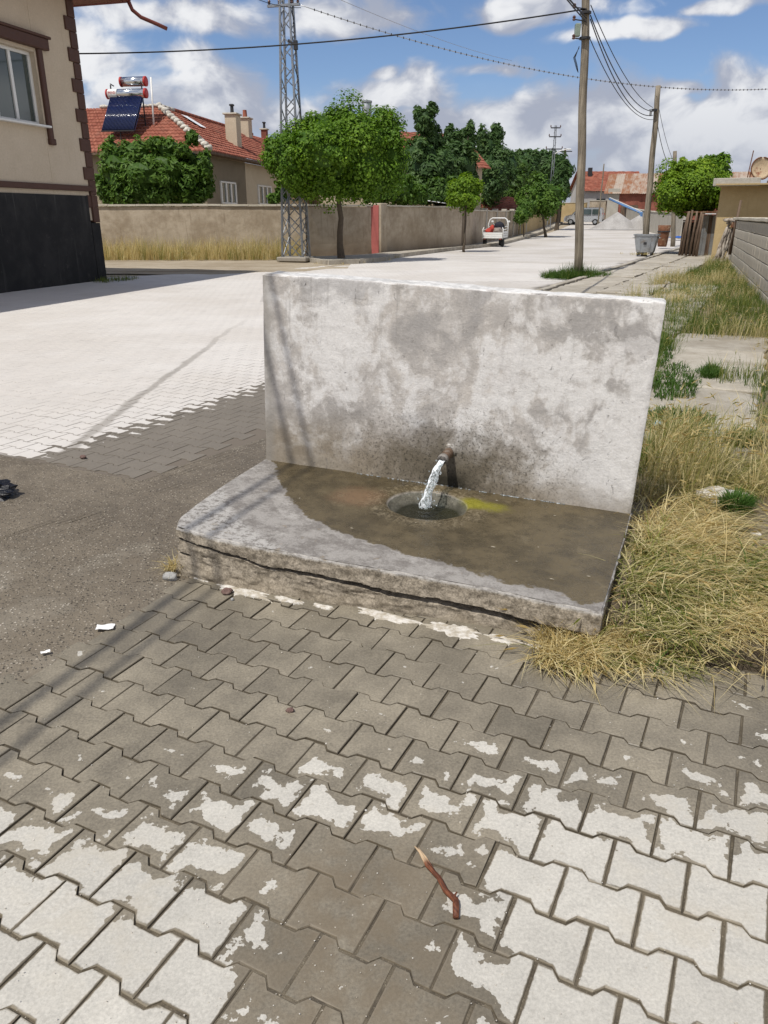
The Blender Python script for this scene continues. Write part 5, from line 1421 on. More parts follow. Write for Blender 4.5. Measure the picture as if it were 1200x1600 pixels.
# the two thick cables that pass over the camera and throw the double shadow
def overhead(dx, v, r_, label, zn):
    a = on1(v) + Vector((0, -.1, 0)); near = Vector((-3.24 + dx, -.02, zn)); d = near-a; b = near + Vector((d.x, d.y, 0)).normalized()*14; b.z = zn + .9
    # parabola through a, near, b
    fn = (near-a).length/(b-a).length; lin = lerp(a.z, b.z, fn); sag = (lin-zn)/(4*fn*(1-fn))
    pts = []
    for i in range(41):
        f = i/40; p = a.lerp(b, f); p.z -= sag*4*f*(1-f); pts.append(p)
    tag(MB().tube(pts, r_, 8).build('overhead_cable', 'cable_black', None, True), label, 'cable', 'cables passing over the fountain')
overhead(0, 30, .0168, 'thick black cable dropping from the near pole over the viewer, upper of two', 5.55)
overhead(.16, 36, .0138, 'thick black cable dropping from the near pole over the viewer, lower of two', 5.5)
for k, (v1, v2, s_, r_) in enumerate([(8, 168, .35, .011), (24, 174, .50, .014), (30, 180, .62, .014), (60, 187, .48, .011)]):
    cable('overhead_cable', ['uppermost dark cable sagging between the two near wooden poles', 'second dark cable from the top between the two near wooden poles', 'third dark cable from the top between the two near wooden poles', 'lowest dark cable sagging between the two near wooden poles'][k], on1(v1) + Vector((.12, 0, 0)), dp(1020, v2, P2.y), s_, r_, group='cables between the near poles')
cable('overhead_cable', 'thin cable dipping from the dumpster pole to the pole behind the globe tree', dp(1024, 172, P2.y), dp(1054, 262, 46), .55, .014, group='cables up the street')
cable('overhead_cable', 'second thin cable from the dumpster pole towards the globe tree', dp(1026, 150, P2.y), dp(1056, 258, 46), .3, .010, group='cables up the street')

# ---- lattice mast
LM = gp(463, 403, .14); LM.z = .13
mast = thing('lattice_mast', 'grey steel lattice mast rising beside the big globe tree', 'lattice mast', LM, R(-14))
MHT = 9.4; wb, wt = .40, .135
def leg(sx_, sy_, z): w_ = lerp(wb, wt, z/MHT); return Vector((sx_*w_, sy_*w_, z))
for (sx_, sy_) in ((-1,-1), (1,-1), (1,1), (-1,1)):
    MB().bar(leg(sx_, sy_, 0), leg(sx_, sy_, MHT), .065).build('corner_leg', 'mast_steel', mast)
z = 0; k = 0
while z < MHT-.3:
    w_ = lerp(wb, wt, z/MHT); dz = max(.42, w_*1.9)
    for (A_, B_) in (((-1,-1), (1,-1)), ((1,-1), (1,1)), ((1,1), (-1,1)), ((-1,1), (-1,-1))):
        s1_, s2_ = (A_, B_) if k % 2 else (B_, A_)
        MB().bar(leg(*s1_, z), leg(*s2_, min(MHT, z+dz)), .030).build('brace', 'mast_steel', mast)
        if z < 2.2: MB().bar(leg(*s2_, z+.01), leg(*s1_, min(MHT, z+dz)+.01), .026).build('brace', 'mast_steel', mast)
    z += dz; k += 1
MB().cbox((0, 0, -.02), (1.15, 1.15, .16), .03).build('footing', 'concrete', mast)
for zz_, ln in ((dp(450, 10, LM.y).z-LM.z, .62), (9.2, .8)):
    MB().bar((-ln, -.16, zz_), (ln*.85, -.16, zz_), .09, .07).build('crossarm', 'mast_steel', mast)
    for x in (-ln*.9, -.2, .25, ln*.75): MB().lathe([(.02, 0), (.055, .03), (.03, .06), (.055, .09), (.03, .14)], (x, -.16, zz_+.04), 10).build('insulator', 'ceramic', mast)
MB().bar((.1, -.2, 7.05), (.42, -.45, 6.85), .07).cbox((.44, -.46, 6.85), (.14, .10, .28), .01).build('bracket', 'dark_metal', mast)
MB().tube([(.20, 0, 8.2), (.30, -.05, 6.2), (.42, -.1, 4.6), (.50, -.1, 3.4)], .012, 6).build('down_lead', 'cable_black', mast)
# beaded aluminium line from the mast to the right
a_ = dp(470, 8, LM.y); b_ = dp(1330, 126, 44)
o, pts = cable('beaded_line', 'pale beaded twin wire drooping from the lattice mast across the sky', a_, b_, 1.25, .012, 'cable_alu', 60)
bead = MB()
for i in range(2, 120):
    f = i/120; p = a_.lerp(b_, f); p.z -= 1.25*4*f*(1-f); bead.cbox(p, (.035, .035, .07), .008)
ob = bead.build('spacer_beads', 'dark_metal', o); ob['kind'] = 'stuff'
cable('overhead_cable', 'faint thin wire crossing behind the lattice mast', dp(400, -60, 30), dp(800, 95, 60), .3, .010, 'cable_alu')
cable('overhead_cable', 'thin wire running up left from the lattice mast head', dp(470, 12, LM.y), dp(330, -40, 24), .2, .009)
# ---- far steel pole with crossarms
c = dp(861, 300, 80); fp = thing('crossarm_pole', 'distant steel pole with three crossarms above the dark trees', 'utility pole', (c.x, c.y, far(80))); hp = dp(866, 196, 80).z - far(80)
for s_ in (-1, 1): MB().bar((s_*.16, 0, 0), (s_*.06, 0, hp), .07).build('corner_leg', 'mast_steel', fp)
for i in range(14): MB().bar((-.14, 0, hp*i/14), (.14, 0, hp*(i+.8)/14), .035).build('brace', 'mast_steel', fp)
for i, (zz_, ln) in enumerate(((hp-.2, .45), (hp-.95, .55), (hp-2.0, .75))):
    MB().bar((-ln, 0, zz_), (ln, 0, zz_), .09).build('crossarm', 'dark_metal', fp)
    for x in (-ln, ln): MB().lathe([(.03, 0), (.06, .08), (.03, .2)], (x, 0, zz_+.04), 8).build('insulator', 'ceramic', fp)
MB().tube([(.1, 0, hp-2.4), (.7, -.2, hp-2.1), (1.1, -.3, hp-2.05)], .04, 6).cbox((1.3, -.35, hp-2.05), (.45, .2, .12), .03).build('lamp_arm', 'white_paint', fp)
c = dp(878, 300, 96); f2 = thing('far_pole', 'small far pole with one crossarm beside the steel pole', 'utility pole', (c.x, c.y, far(96))); h2 = dp(874, 232, 96).z - far(96)
MB().tube([(0, 0, 0), (0, 0, h2)], .12, 8).build('shaft', 'old_wood', f2); MB().bar((-.8, 0, h2-.3), (.8, 0, h2-.3), .1).build('crossarm', 'dark_metal', f2)

# ================================================================== dumpster, tub, tarp
D = gp(1005, 400, .03); dm = thing('dumpster', 'tapered galvanised dumpster standing behind the second wooden pole', 'dumpster', D + RD*.0 + SD*.45, SROT - R(90))
mb = MB(); zb, zt = .14, .84; b0 = (.34, .28); b1 = (.47, .38)
mb.add([(-b0[0],-b0[1],zb), (b0[0],-b0[1],zb), (b0[0],b0[1],zb), (-b0[0],b0[1],zb), (-b1[0],-b1[1],zt), (b1[0],-b1[1],zt), (b1[0],b1[1],zt), (-b1[0],b1[1],zt)], [(3,2,1,0), (0,1,5,4), (1,2,6,5), (2,3,7,6), (3,0,4,7)]); mb.build('bin', 'galvanised', dm)
for (x0, y0, x1, y1) in ((-1,-1,1,-1), (1,-1,1,1), (1,1,-1,1), (-1,1,-1,-1)): MB().bar((x0*(b1[0]+.01), y0*(b1[1]+.01), zt), (x1*(b1[0]+.01), y1*(b1[1]+.01), zt), .05).build('rim', 'galvanised', dm)
for x in (-.2, .2): MB().bar((x*.9, -.30, zb+.05), (x*1.15, -.375, zt-.03), .04, .03).build('rib', 'galvanised', dm)
MB().cbox((.0, -.36, .5), (.12, .02, .10), .004).build('badge', 'dark_metal', dm)
for sx_ in (-1, 1):
    for sy_ in (-1, 1):
        w_ = MB().tube([(sx_*.28-.03, sy_*.22, .075), (sx_*.28+.03, sy_*.22, .075)], .075, 14).build('caster', 'dark_metal', dm, True); MB().bar((sx_*.28, sy_*.22, .08), (sx_*.28, sy_*.22, .17), .05).build('fork', 'galvanised', w_)
    MB().tube([(sx_*.47, -.12, .72), (sx_*.56, -.1, .72), (sx_*.56, .1, .72), (sx_*.47, .12, .72)], .018, 6).build('lifting_handle', 'galvanised', dm, True)
c = dp(1036, 372, 43); o = thing('rusty_tub', 'rusty tapered tub on the sidewalk in front of the yard wall', 'tub', (c.x, c.y, .1)); hh = dp(1036, 352, 43).z - .1
MB().lathe([(.22, 0), (.24, .1), (.29, hh*.7), (.32, hh), (.30, hh), (.27, hh*.7), (.2, .12)], n=20).build('shell', 'rust_iron', o, True); MB().lathe([(.325, hh*.68), (.33, hh*.72), (.30, hh*.74)], n=20).build('hoop', 'dark_metal', o)
c = gp(1060, 373, .12); o = MB(); o.grid(30, 20, lambda i, j: ((i-.5)*1.25, (j-.5)*1.3, .14 + .10*fbm(i*4, j*4, 1, 4) + .08*math.sin(i*3.1)*math.sin(j*3.1))); n0 = len(o.v); o.add([(x, y, z-.012) for (x, y, z) in o.v[:n0]], [f[::-1] for f in o.f]); o = o.build('tarpaulin', 'blue_tarp', None, True, (c.x, c.y, .06)); tag(o, 'crumpled blue tarpaulin on the ground by the stakes', 'tarpaulin')

# ================================================================== three-wheeled cargo motorcycle
plain('tyre', (.018, .018, .018), .85, 0, .3, 12, .3)
plain('dark_cloth', (.022, .022, .032), .9, 0, .4, 9, .5)
plain('red_cloth', (.40, .05, .035), .85, 0, .3, 9, .4)
plain('sack', (.26, .22, .19), .9, 0, .3, 10, .5)
c = gp(768, 386, .0)
tw = thing('cargo_tricycle', 'white three-wheeled cargo motorcycle loaded with bags, parked along the wall', 'three-wheeler', (c.x+.05, c.y+.1, 0), R(90-19))
bwid = .56
MB().cbox((.75, 0, .50), (1.5, 2*bwid, .05), .01).build('bed_floor', 'white_paint', tw)
for k in range(3): MB().cbox((-.012 - .004*(k % 2), 0, .50+.105*k), (.03, 2*bwid-.05, .095), .008).build('tailgate_board', 'white_paint', tw)
for s_ in (-1, 1):
    for k in range(3): MB().cbox((.75, s_*(bwid-.01), .53+.115*k), (1.46, .03, .10), .008).build('side_board', 'white_paint', tw)
    MB().tube([(0, s_*(bwid+.01), .42), (.0, s_*(bwid+.01), .92), (.04, s_*(bwid-.04), 1.02)], .024, 8).build('rear_post', 'white_paint', tw, True)
    MB().tube([(.05, s_*bwid, .88), (1.45, s_*bwid, .95)], .018, 8).build('side_rail', 'white_paint', tw, True)
arch = [(1.45, -bwid, .5), (1.45, -bwid, 1.2), (1.46, -bwid+.08, 1.42), (1.47, -bwid+.2, 1.50), (1.47, bwid-.2, 1.50), (1.46, bwid-.08, 1.42), (1.45, bwid, 1.2), (1.45, bwid, .5)]
MB().tube(arch, .036, 8).tube([(1.45, -bwid, 1.05), (1.45, bwid, 1.05)], .018, 6).build('headboard_arch', 'white_paint', tw, True)
for (x, y, r_, w_) in ((.35, -bwid+.06, .25, .13), (.35, bwid-.06, .25, .13), (2.35, 0, .27, .11)):
    pr = [(r_*.55, -w_/2), (r_*.92, -w_/2), (r_, -w_*.3), (r_, w_*.3), (r_*.92, w_/2), (r_*.55, w_/2)]
    wh = thing('wheel', 'wheel', 'wheel'); del wh['category']; del wh['label']; wh.parent = tw; wh.location = (x, y, r_); wh.rotation_euler = (R(90), 0, 0)
    MB().lathe(pr, n=22).build('tyre', 'tyre', wh, True); MB().lathe([(r_*.56, -w_*.3), (r_*.3, -w_*.35), (r_*.3, w_*.35), (r_*.56, w_*.3)], n=18).build('rim', 'galvanised', wh, True)
MB().tube([(1.4, 0, .55), (1.9, 0, .55), (2.2, 0, .95)], .06, 8).tube([(2.2, 0, .95), (2.35, 0, .27)], .03, 8).build('frame', 'dark_metal', tw, True)
lump(MB(), (1.95, 0, .80), (.30, .14, .12), 2, (16, 10), .1).build('fuel_tank', 'red_cloth', tw, True); MB().cbox((1.62, 0, .82), (.42, .26, .10), .04).build('saddle', 'dark_cloth', tw)
MB().tube([(2.1, -.36, 1.08), (2.2, 0, 1.0), (2.1, .36, 1.08)], .018, 6).build('handlebar', 'dark_metal', tw, True)
for s_ in (-1, 1): MB().tube([(2.1, s_*.33, 1.08), (2.12, s_*.44, 1.28)], .008, 5).cbox((2.12, s_*.48, 1.32), (.03, .13, .09), .01).build('mirror', 'white_paint', tw)
MB().cbox((-.05, -bwid+.12, .42), (.03, .14, .08), .01).build('tail_lamp', 'gutter_red', tw); MB().cbox((-.05, bwid-.12, .42), (.03, .10, .06), .01).build('tail_lamp', 'gutter_red', tw)
TM = tw.matrix_world.copy(); bpy.context.view_layer.update(); TM = tw.matrix_world.copy()
def load(name, label, c, r_, seed, mat): o = lump(MB(), (0, 0, 0), r_, seed, (18, 12), .35).build(name, mat, None, True, TM@Vector(c)); o.rotation_euler = (0, 0, R(71)); tag(o, label, 'bag')
load('load_bag', 'big dark navy bag hanging over the front arch of the cargo bed', (1.22, -.10, 1.06), (.15, .30, .24), 1, 'dark_cloth'); load('load_bag', 'grey brown sack lying in the cargo bed', (.50, -.18, .80), (.38, .28, .22), 2, 'sack'); load('load_bag', 'orange red cloth bundle at the left of the cargo bed', (.3, .30, .78), (.26, .18, .20), 3, 'red_cloth')
load('load_bag', 'dark red bag standing behind the grey sack in the bed', (.95, .25, .92), (.16, .15, .22), 4, 'red_cloth')

# ================================================================== silver van at the street end
plain('car_silver', (.55, .57, .60), .25, .5, .05, 3, .02, spec=.6)
plain('headlamp', (.6, .62, .64), .1, .3, .05, 9, .02)
c = dp(906, 346, 97); vn = thing('parked_van', 'silver high-roofed van parked side-on at the end of the street', 'van', (c.x-.5, c.y-4, far(93)), R(158))
side = [(-2.1, .35), (-2.12, .95), (-1.95, 1.75), (-1.75, 1.82), (.35, 1.80), (.62, 1.70), (1.25, 1.10), (2.0, .92), (2.12, .70), (2.1, .35), (1.75, .30), (1.62, .52), (1.35, .60), (1.08, .52), (.95, .30), (-.95, .30), (-1.08, .52), (-1.35, .60), (-1.62, .52), (-1.75, .30)]
mb = MB(); ns = len(side); ys = [(-.80, .94), (-.86, 1.0), (.86, 1.0), (.80, .94)]
for (y, k) in ys:
    for (x, z) in side: mb.v.append((x*k if abs(x) > 1.9 else x, y*(1 - .10*max(0, z-1.0)), z))
for q in range(3):
    for i in range(ns): mb.f.append((q*ns+i, q*ns+(i+1) % ns, (q+1)*ns+(i+1) % ns, (q+1)*ns+i))
mb.f.append(tuple(range(ns))[::-1]); mb.f.append(tuple(3*ns+i for i in range(ns)))
mb.build('body', 'car_silver', vn)
for s_ in (-1, 1):
    for (x0, x1, xt0, xt1) in ((-1.85, -.95, -1.75, -.95), (-.85, .0, -.85, .0), (.10, 1.05, .10, .52)):
        y0, y1 = s_*.862, s_*.80; m = MB(); m.add([(x0, y0, 1.08), (x1, y0, 1.08), (xt1, y1, 1.64), (xt0, y1, 1.64), (x0, y0+s_*.01, 1.08), (x1, y0+s_*.01, 1.08), (xt1, y1+s_*.01, 1.64), (xt0, y1+s_*.01, 1.64)], [(0,1,2,3), (4,5,6,7), (0,1,5,4), (1,2,6,5), (2,3,7,6), (3,0,4,7)]); m.build('side_window', 'window_glass', vn)
    for x in (-1.35, 1.35):
        wh = MB().lathe([(.17, -.09), (.29, -.09), (.31, -.05), (.31, .05), (.29, .09), (.17, .09)], n=20, M=Matrix.Translation((x, s_*.76, .31)) @ Matrix.Rotation(R(90), 4, 'X')).build('wheel', 'tyre', vn, True)
        MB().lathe([(.18, -.095), (.18, .095)], n=16, M=Matrix.Translation((x, s_*.76, .31)) @ Matrix.Rotation(R(90), 4, 'X')).build('rim', 'galvanised', wh)
    MB().cbox((2.0, s_*.62, .76), (.12, .30, .16), .03).build('headlight', 'headlamp', vn); MB().cbox((-2.08, s_*.74, 1.0), (.06, .12, .45), .01).build('tail_light', 'tank_red', vn)
    MB().cbox((.95, s_*.98, 1.12), (.10, .16, .14), .02).build('wing_mirror', 'dark_metal', vn)
MB().cbox((2.10, 0, .45), (.10, 1.5, .22), .03).build('front_bumper', 'dark_metal', vn); MB().cbox((-2.12, 0, .45), (.10, 1.5, .22), .03).build('rear_bumper', 'dark_metal', vn)
m = MB(); m.add([(1.24, -.70, 1.13), (1.24, .70, 1.13), (.65, .60, 1.70), (.65, -.60, 1.70), (1.26, -.70, 1.15), (1.26, .70, 1.15), (.67, .60, 1.72), (.67, -.60, 1.72)], [(0,1,2,3), (4,5,6,7), (0,1,5,4), (1,2,6,5), (2,3,7,6), (3,0,4,7)]); m.build('windscreen', 'window_glass', vn)
# ================================================================== vegetation
def leaf_mat(name, dark, light, yellow, tr, rough=.55):
    def f(t):
        k = t.attr('tint'); p = t.pos(); n = t.noise(p, 1.1, 3, .5)
        c = t.mix(t.map(k*.75 + n*.25, .15, .85, 0, 1, False), dark, light); c = t.mix(t.map(k, .82, 1.0)*.7, c, yellow)
        return dict(color=c, rough=rough, spec=.25, translucent=t.mul(c, tr), tfac=.26)
    return material(name, f)
leaf_mat('leaf_robinia', (.056, .125, .010), (.150, .260, .018), (.24, .35, .025), (1.5, 1.7, .7))
leaf_mat('leaf_lime', (.085, .165, .010), (.195, .300, .018), (.30, .38, .03), (1.5, 1.6, .6))
leaf_mat('leaf_dark', (.034, .074, .022), (.085, .150, .042), (.13, .20, .055), (1.4, 1.6, .8))
leaf_mat('leaf_mid', (.045, .095, .018), (.105, .180, .034), (.15, .24, .05), (1.5, 1.6, .7))
leaf_mat('leaf_vine', (.05, .11, .014), (.115, .20, .03), (.17, .26, .04), (1.5, 1.6, .6))
plain('bark', (.095, .075, .055), .9, 0, .35, 9, .7)
def dep(p): q = p-EYE; return q.y*math.cos(PITCH) - q.z*math.sin(PITCH)
def lobe(u, v, ru, rv, y, ry=None):
    c = dp(u, v, y); k = dep(c)/FPX; return (c, Vector((ru*k, (ry or (ru+rv)/2)*k, rv*k)))
def crown(lobes, n, size, seed, clump=.30, fill=.25, up=.35, long=1.5, shoots=0):
    """leaf-sized faces gathered in clumps over uneven lobes"""
    r2 = random.Random(seed); mb = MB(); vol = [l[1].x*l[1].y + l[1].x*l[1].z + l[1].y*l[1].z for l in lobes]; tot = sum(vol); vs = mb.v; fs = mb.f; at = mb.at
    for (c, rad), vv in zip(lobes, vol):
        m = max(4, int(n*vv/tot)); cr = clump*min(rad); nc = max(10, int(vv/(cr*cr)*2.0)); cl = []
        o0 = len(vs); lump(mb, c, (rad.x*.78, rad.y*.78, rad.z*.74), seed, (14, 10), .5); at.extend((.02,)*(len(vs)-o0))  # opaque core in the darkest leaf tone, added to block light and deepen shade
        for _ in range(nc):
            d = Vector((r2.gauss(0, 1), r2.gauss(0, 1), r2.gauss(0, 1))).normalized(); k = (.74 + .28*r2.random()) if r2.random() > fill else r2.uniform(.4, .8)
            k *= 1 + .30*fbm(d.x*1.7+seed, d.y*1.7, d.z*1.7, 2)
            cl.append((Vector((c.x+d.x*rad.x*k, c.y+d.y*rad.y*k, c.z+d.z*rad.z*k)), d, r2.uniform(.25, .75), cr*r2.uniform(.6, 1.4)))
        for _ in range(m):
            p0, d0, tn, cs = cl[r2.randrange(nc)]
            g = Vector((r2.gauss(0, 1), r2.gauss(0, 1), r2.gauss(.45, 1))).normalized(); p = p0 + g*cs*(.55+.45*r2.random()); p.z -= .12*cs
            nrm = (g*.9 + d0*.5 + Vector((0, 0, up)) + Vector((r2.gauss(0, .42), r2.gauss(0, .42), r2.gauss(0, .42)))).normalized()
            a = nrm.cross(Vector((r2.gauss(0, 1), r2.gauss(0, 1), r2.gauss(0, 1)))).normalized(); b = nrm.cross(a); s_ = size*r2.uniform(.6, 1.3)
            o = len(vs); a1 = a*(s_*long*.5); b1 = b*(s_*.5)
            vs.extend((tuple(p-a1), tuple(p-b1+a1*.1), tuple(p+a1+nrm*(-s_*.15)), tuple(p+b1+a1*.1))); fs.append((o, o+1, o+2, o+3))
            tv = min(1, max(0, tn + r2.gauss(0, .16))); at.extend((tv,)*4)
    return mb
def tree(name, label, base, trunk_r, lobes, n, size, mat, seed, cat='tree', group=None, limbs=6, clump=.30, fill=.25, long=1.5, stems=1, fork=.5):
    o = thing(name, label, cat, base, 0, group); r2 = random.Random(seed); base = Vector(base)
    low = min(l[0].z-l[1].z for l in lobes); cc = sum((l[0] for l in lobes), Vector())/len(lobes)
    top = Vector((cc.x, cc.y, lerp(low, cc.z, fork))) - base; mb = MB()
    pts = [Vector((0, 0, -.12))] + [top*(i/6) + Vector((r2.gauss(0, .03), r2.gauss(0, .03), 0))*(1 if i < 6 else 0) for i in range(0, 7)]
    mb.tube(pts, [trunk_r*1.25, trunk_r*1.2] + [trunk_r*(1-.08*i) for i in range(1, 7)], 10)
    mb.build('trunk', 'bark', o, True)
    for (c, rad) in (lobes*3)[:max(limbs, len(lobes))]:
        e = c - base + Vector((r2.gauss(0, .4)*rad.x, r2.gauss(0, .4)*rad.y, r2.gauss(.2, .3)*rad.z)); s0 = top*r2.uniform(.8, 1.0)
        MB().tube([s0, s0.lerp(e, .5) + Vector((0, 0, -.08*rad.z)), e], [trunk_r*.5, trunk_r*.32, trunk_r*.12], 6).build('limb', 'bark', o, True)
    mb = crown(lobes, n, size, seed, clump, fill, long=long); mb.v = [(x-base.x, y-base.y, z-base.z) for (x, y, z) in mb.v]
    mb.build('crown', mat, o); return o

TB = gp(533, 403, .14); TB.z = .12; y = TB.y
tree('globe_tree', 'big dark green globe-shaped street tree beside the lattice mast', TB, .13,
     [lobe(530, 240, 80, 56, y), lobe(468, 252, 58, 40, y-.6), lobe(595, 240, 42, 52, y+.3), lobe(522, 208, 62, 30, y+.3), lobe(492, 282, 58, 22, y-.3), lobe(558, 284, 48, 24, y), lobe(440, 240, 32, 25, y-.2), lobe(558, 212, 46, 28, y-.5), lobe(500, 232, 50, 30, y-1.6), lobe(608, 220, 22, 24, y)], 72000, .075, 'leaf_robinia', 3, group='globe trees along the street', clump=.46, fill=.06)
T2 = gp(725, 389, .14); T2.z = .12; y = T2.y
tree('globe_tree', 'small lime green globe tree in front of the street wall gate', T2, .06, [lobe(727, 302, 25, 23, y), lobe(718, 305, 16, 14, y-.3), lobe(738, 296, 15, 14, y)], 9000, .085, 'leaf_lime', 5, group='globe trees along the street', clump=.45, fill=.12)
b3 = gp(853, 369, .15); y = b3.y; b3.z = .12
tree('globe_tree', 'mid green globe tree past the three-wheeler, next to a small sapling', b3, .11, [lobe(846, 306, 32, 28, y), lobe(832, 316, 22, 20, y-.5), lobe(860, 312, 20, 20, y)], 9000, .15, 'leaf_vine', 7, group='globe trees along the street', clump=.4)
b4 = gp(818, 371, .15); y = b4.y; b4.z = .12
tree('street_sapling', 'small bright green sapling just past the three-wheeler', b4, .05, [lobe(817, 330, 13, 14, y), lobe(826, 322, 10, 10, y), lobe(812, 340, 9, 9, y)], 1600, .12, 'leaf_vine', 8, clump=.5)
y = 34.5; b5 = dp(1079, 386, y); b5.z = .05
tree('globe_tree', 'round bright green globe tree over the dark plank shed', b5, .14, [lobe(1078, 292, 46, 36, y), lobe(1052, 300, 24, 26, y-.5), lobe(1108, 300, 26, 26, y), lobe(1080, 268, 34, 18, y), lobe(1080, 318, 34, 16, y)], 36000, .072, 'leaf_lime', 9, group='globe trees along the street', clump=.45, fill=.10)
y = 39; b6 = dp(1112, 370, y); b6.z = .05
tree('globe_tree', 'darker globe tree peeping out behind the bright one by the shed', b6, .12, [lobe(1118, 266, 24, 20, y), lobe(1105, 262, 20, 15, y)], 5000, .11, 'leaf_robinia', 10, group='globe trees along the street', clump=.4)
# dark garden trees behind the wall
def dtree(label, ub, y, lobes, n, mat, seed, r_=.12, size=.12, name='garden_tree', long=2.6):
    b = dp(ub, 380, y); b.z = far(y)-.02
    tree(name, label, b, r_, [lobe(*l, y + (k % 3-1)*.5) for k, l in enumerate(lobes)], int(n*1.6), size, mat, seed, group='dark trees behind the street wall', clump=.36, fill=.35, long=long)
dtree('tallest dark tree with a loose feathery top behind the wall', 668, 47, [(665, 268, 32, 40), (650, 245, 22, 26), (672, 222, 20, 26), (662, 190, 14, 18), (676, 172, 8, 12), (652, 178, 6, 12), (690, 262, 18, 30)], 9000, 'leaf_dark', 21)
dtree('dark tree with two pointed tips next to the tallest one', 718, 50, [(715, 268, 30, 40), (705, 235, 16, 28), (728, 225, 13, 26), (735, 205, 6, 14), (702, 210, 7, 14)], 8000, 'leaf_dark', 22)
dtree('dark green pointed tree above the small lime globe tree', 768, 66, [(768, 275, 34, 42), (760, 235, 18, 30), (775, 215, 11, 22), (752, 215, 8, 18), (792, 262, 18, 26)], 8500, 'leaf_dark', 23)
dtree('mid green bushy tree behind the three-wheeler', 798, 74, [(795, 292, 26, 30), (805, 268, 20, 26), (785, 310, 18, 20)], 6000, 'leaf_mid', 24)
dtree('broad dark tree overhanging the far street wall', 852, 94, [(850, 282, 36, 36), (835, 258, 20, 18), (872, 262, 20, 20), (874, 290, 16, 24), (838, 302, 20, 26), (856, 248, 14, 12)], 11000, 'leaf_dark', 25, .22, .22)
dtree('dark trunked street tree standing at the far end of the wall', 868, 80, [(874, 292, 13, 22), (880, 270, 10, 16)], 3200, 'leaf_dark', 26, .2, .22)
dtree('dark tree filling the gap behind the mid green one', 815, 84, [(818, 268, 24, 30), (828, 248, 14, 14), (806, 255, 12, 18)], 5000, 'leaf_dark', 27, .15, .18)
dtree('low dark green bush between wall and shed roofs', 680, 45, [(690, 300, 34, 20), (715, 305, 22, 16), (660, 296, 20, 16)], 5000, 'leaf_mid', 28, .06, .14, 'garden_bush')
# climber in front of the tiled house, vine over the wall
def bush(name, label, ub, y, lobes, n, mat, seed, size=.13, cat='bush', clump=.4, long=1.8):
    b = dp(ub, 380, y); b.z = .02; tree(name, label, b, .05, [lobe(*l, y + (k % 3-1)*.35) for k, l in enumerate(lobes)], n, size, mat, seed, cat, clump=clump, fill=.4, long=long)
bush('climbing_shrub', 'sprawling green climbing shrub in front of the tiled house', 240, 35.6, [(240, 278, 55, 36), (195, 268, 36, 40), (175, 245, 14, 26), (215, 240, 22, 20), (262, 240, 26, 20), (298, 276, 30, 34), (285, 235, 14, 10), (322, 262, 9, 26), (165, 290, 14, 24), (240, 225, 16, 10), (300, 215, 10, 12), (322, 290, 12, 18), (230, 304, 55, 16), (290, 306, 40, 14), (180, 304, 24, 16)], 24000, 'leaf_vine', 31, .095, long=2.6)
bush('grape_vine', 'bright green vine sprawling over the wall beside the pink post', 620, 39.5, [(615, 298, 38, 20), (590, 305, 22, 16), (648, 305, 22, 14), (625, 283, 20, 10)], 6500, 'leaf_vine', 32, .14, 'vine', .45, 1.2)
bush('garden_weeds', 'small light green weeds behind the wall near the lattice mast', 445, 35.5, [(440, 300, 10, 16), (462, 298, 12, 14), (428, 310, 10, 8)], 1500, 'leaf_vine', 33, .10, 'weeds')

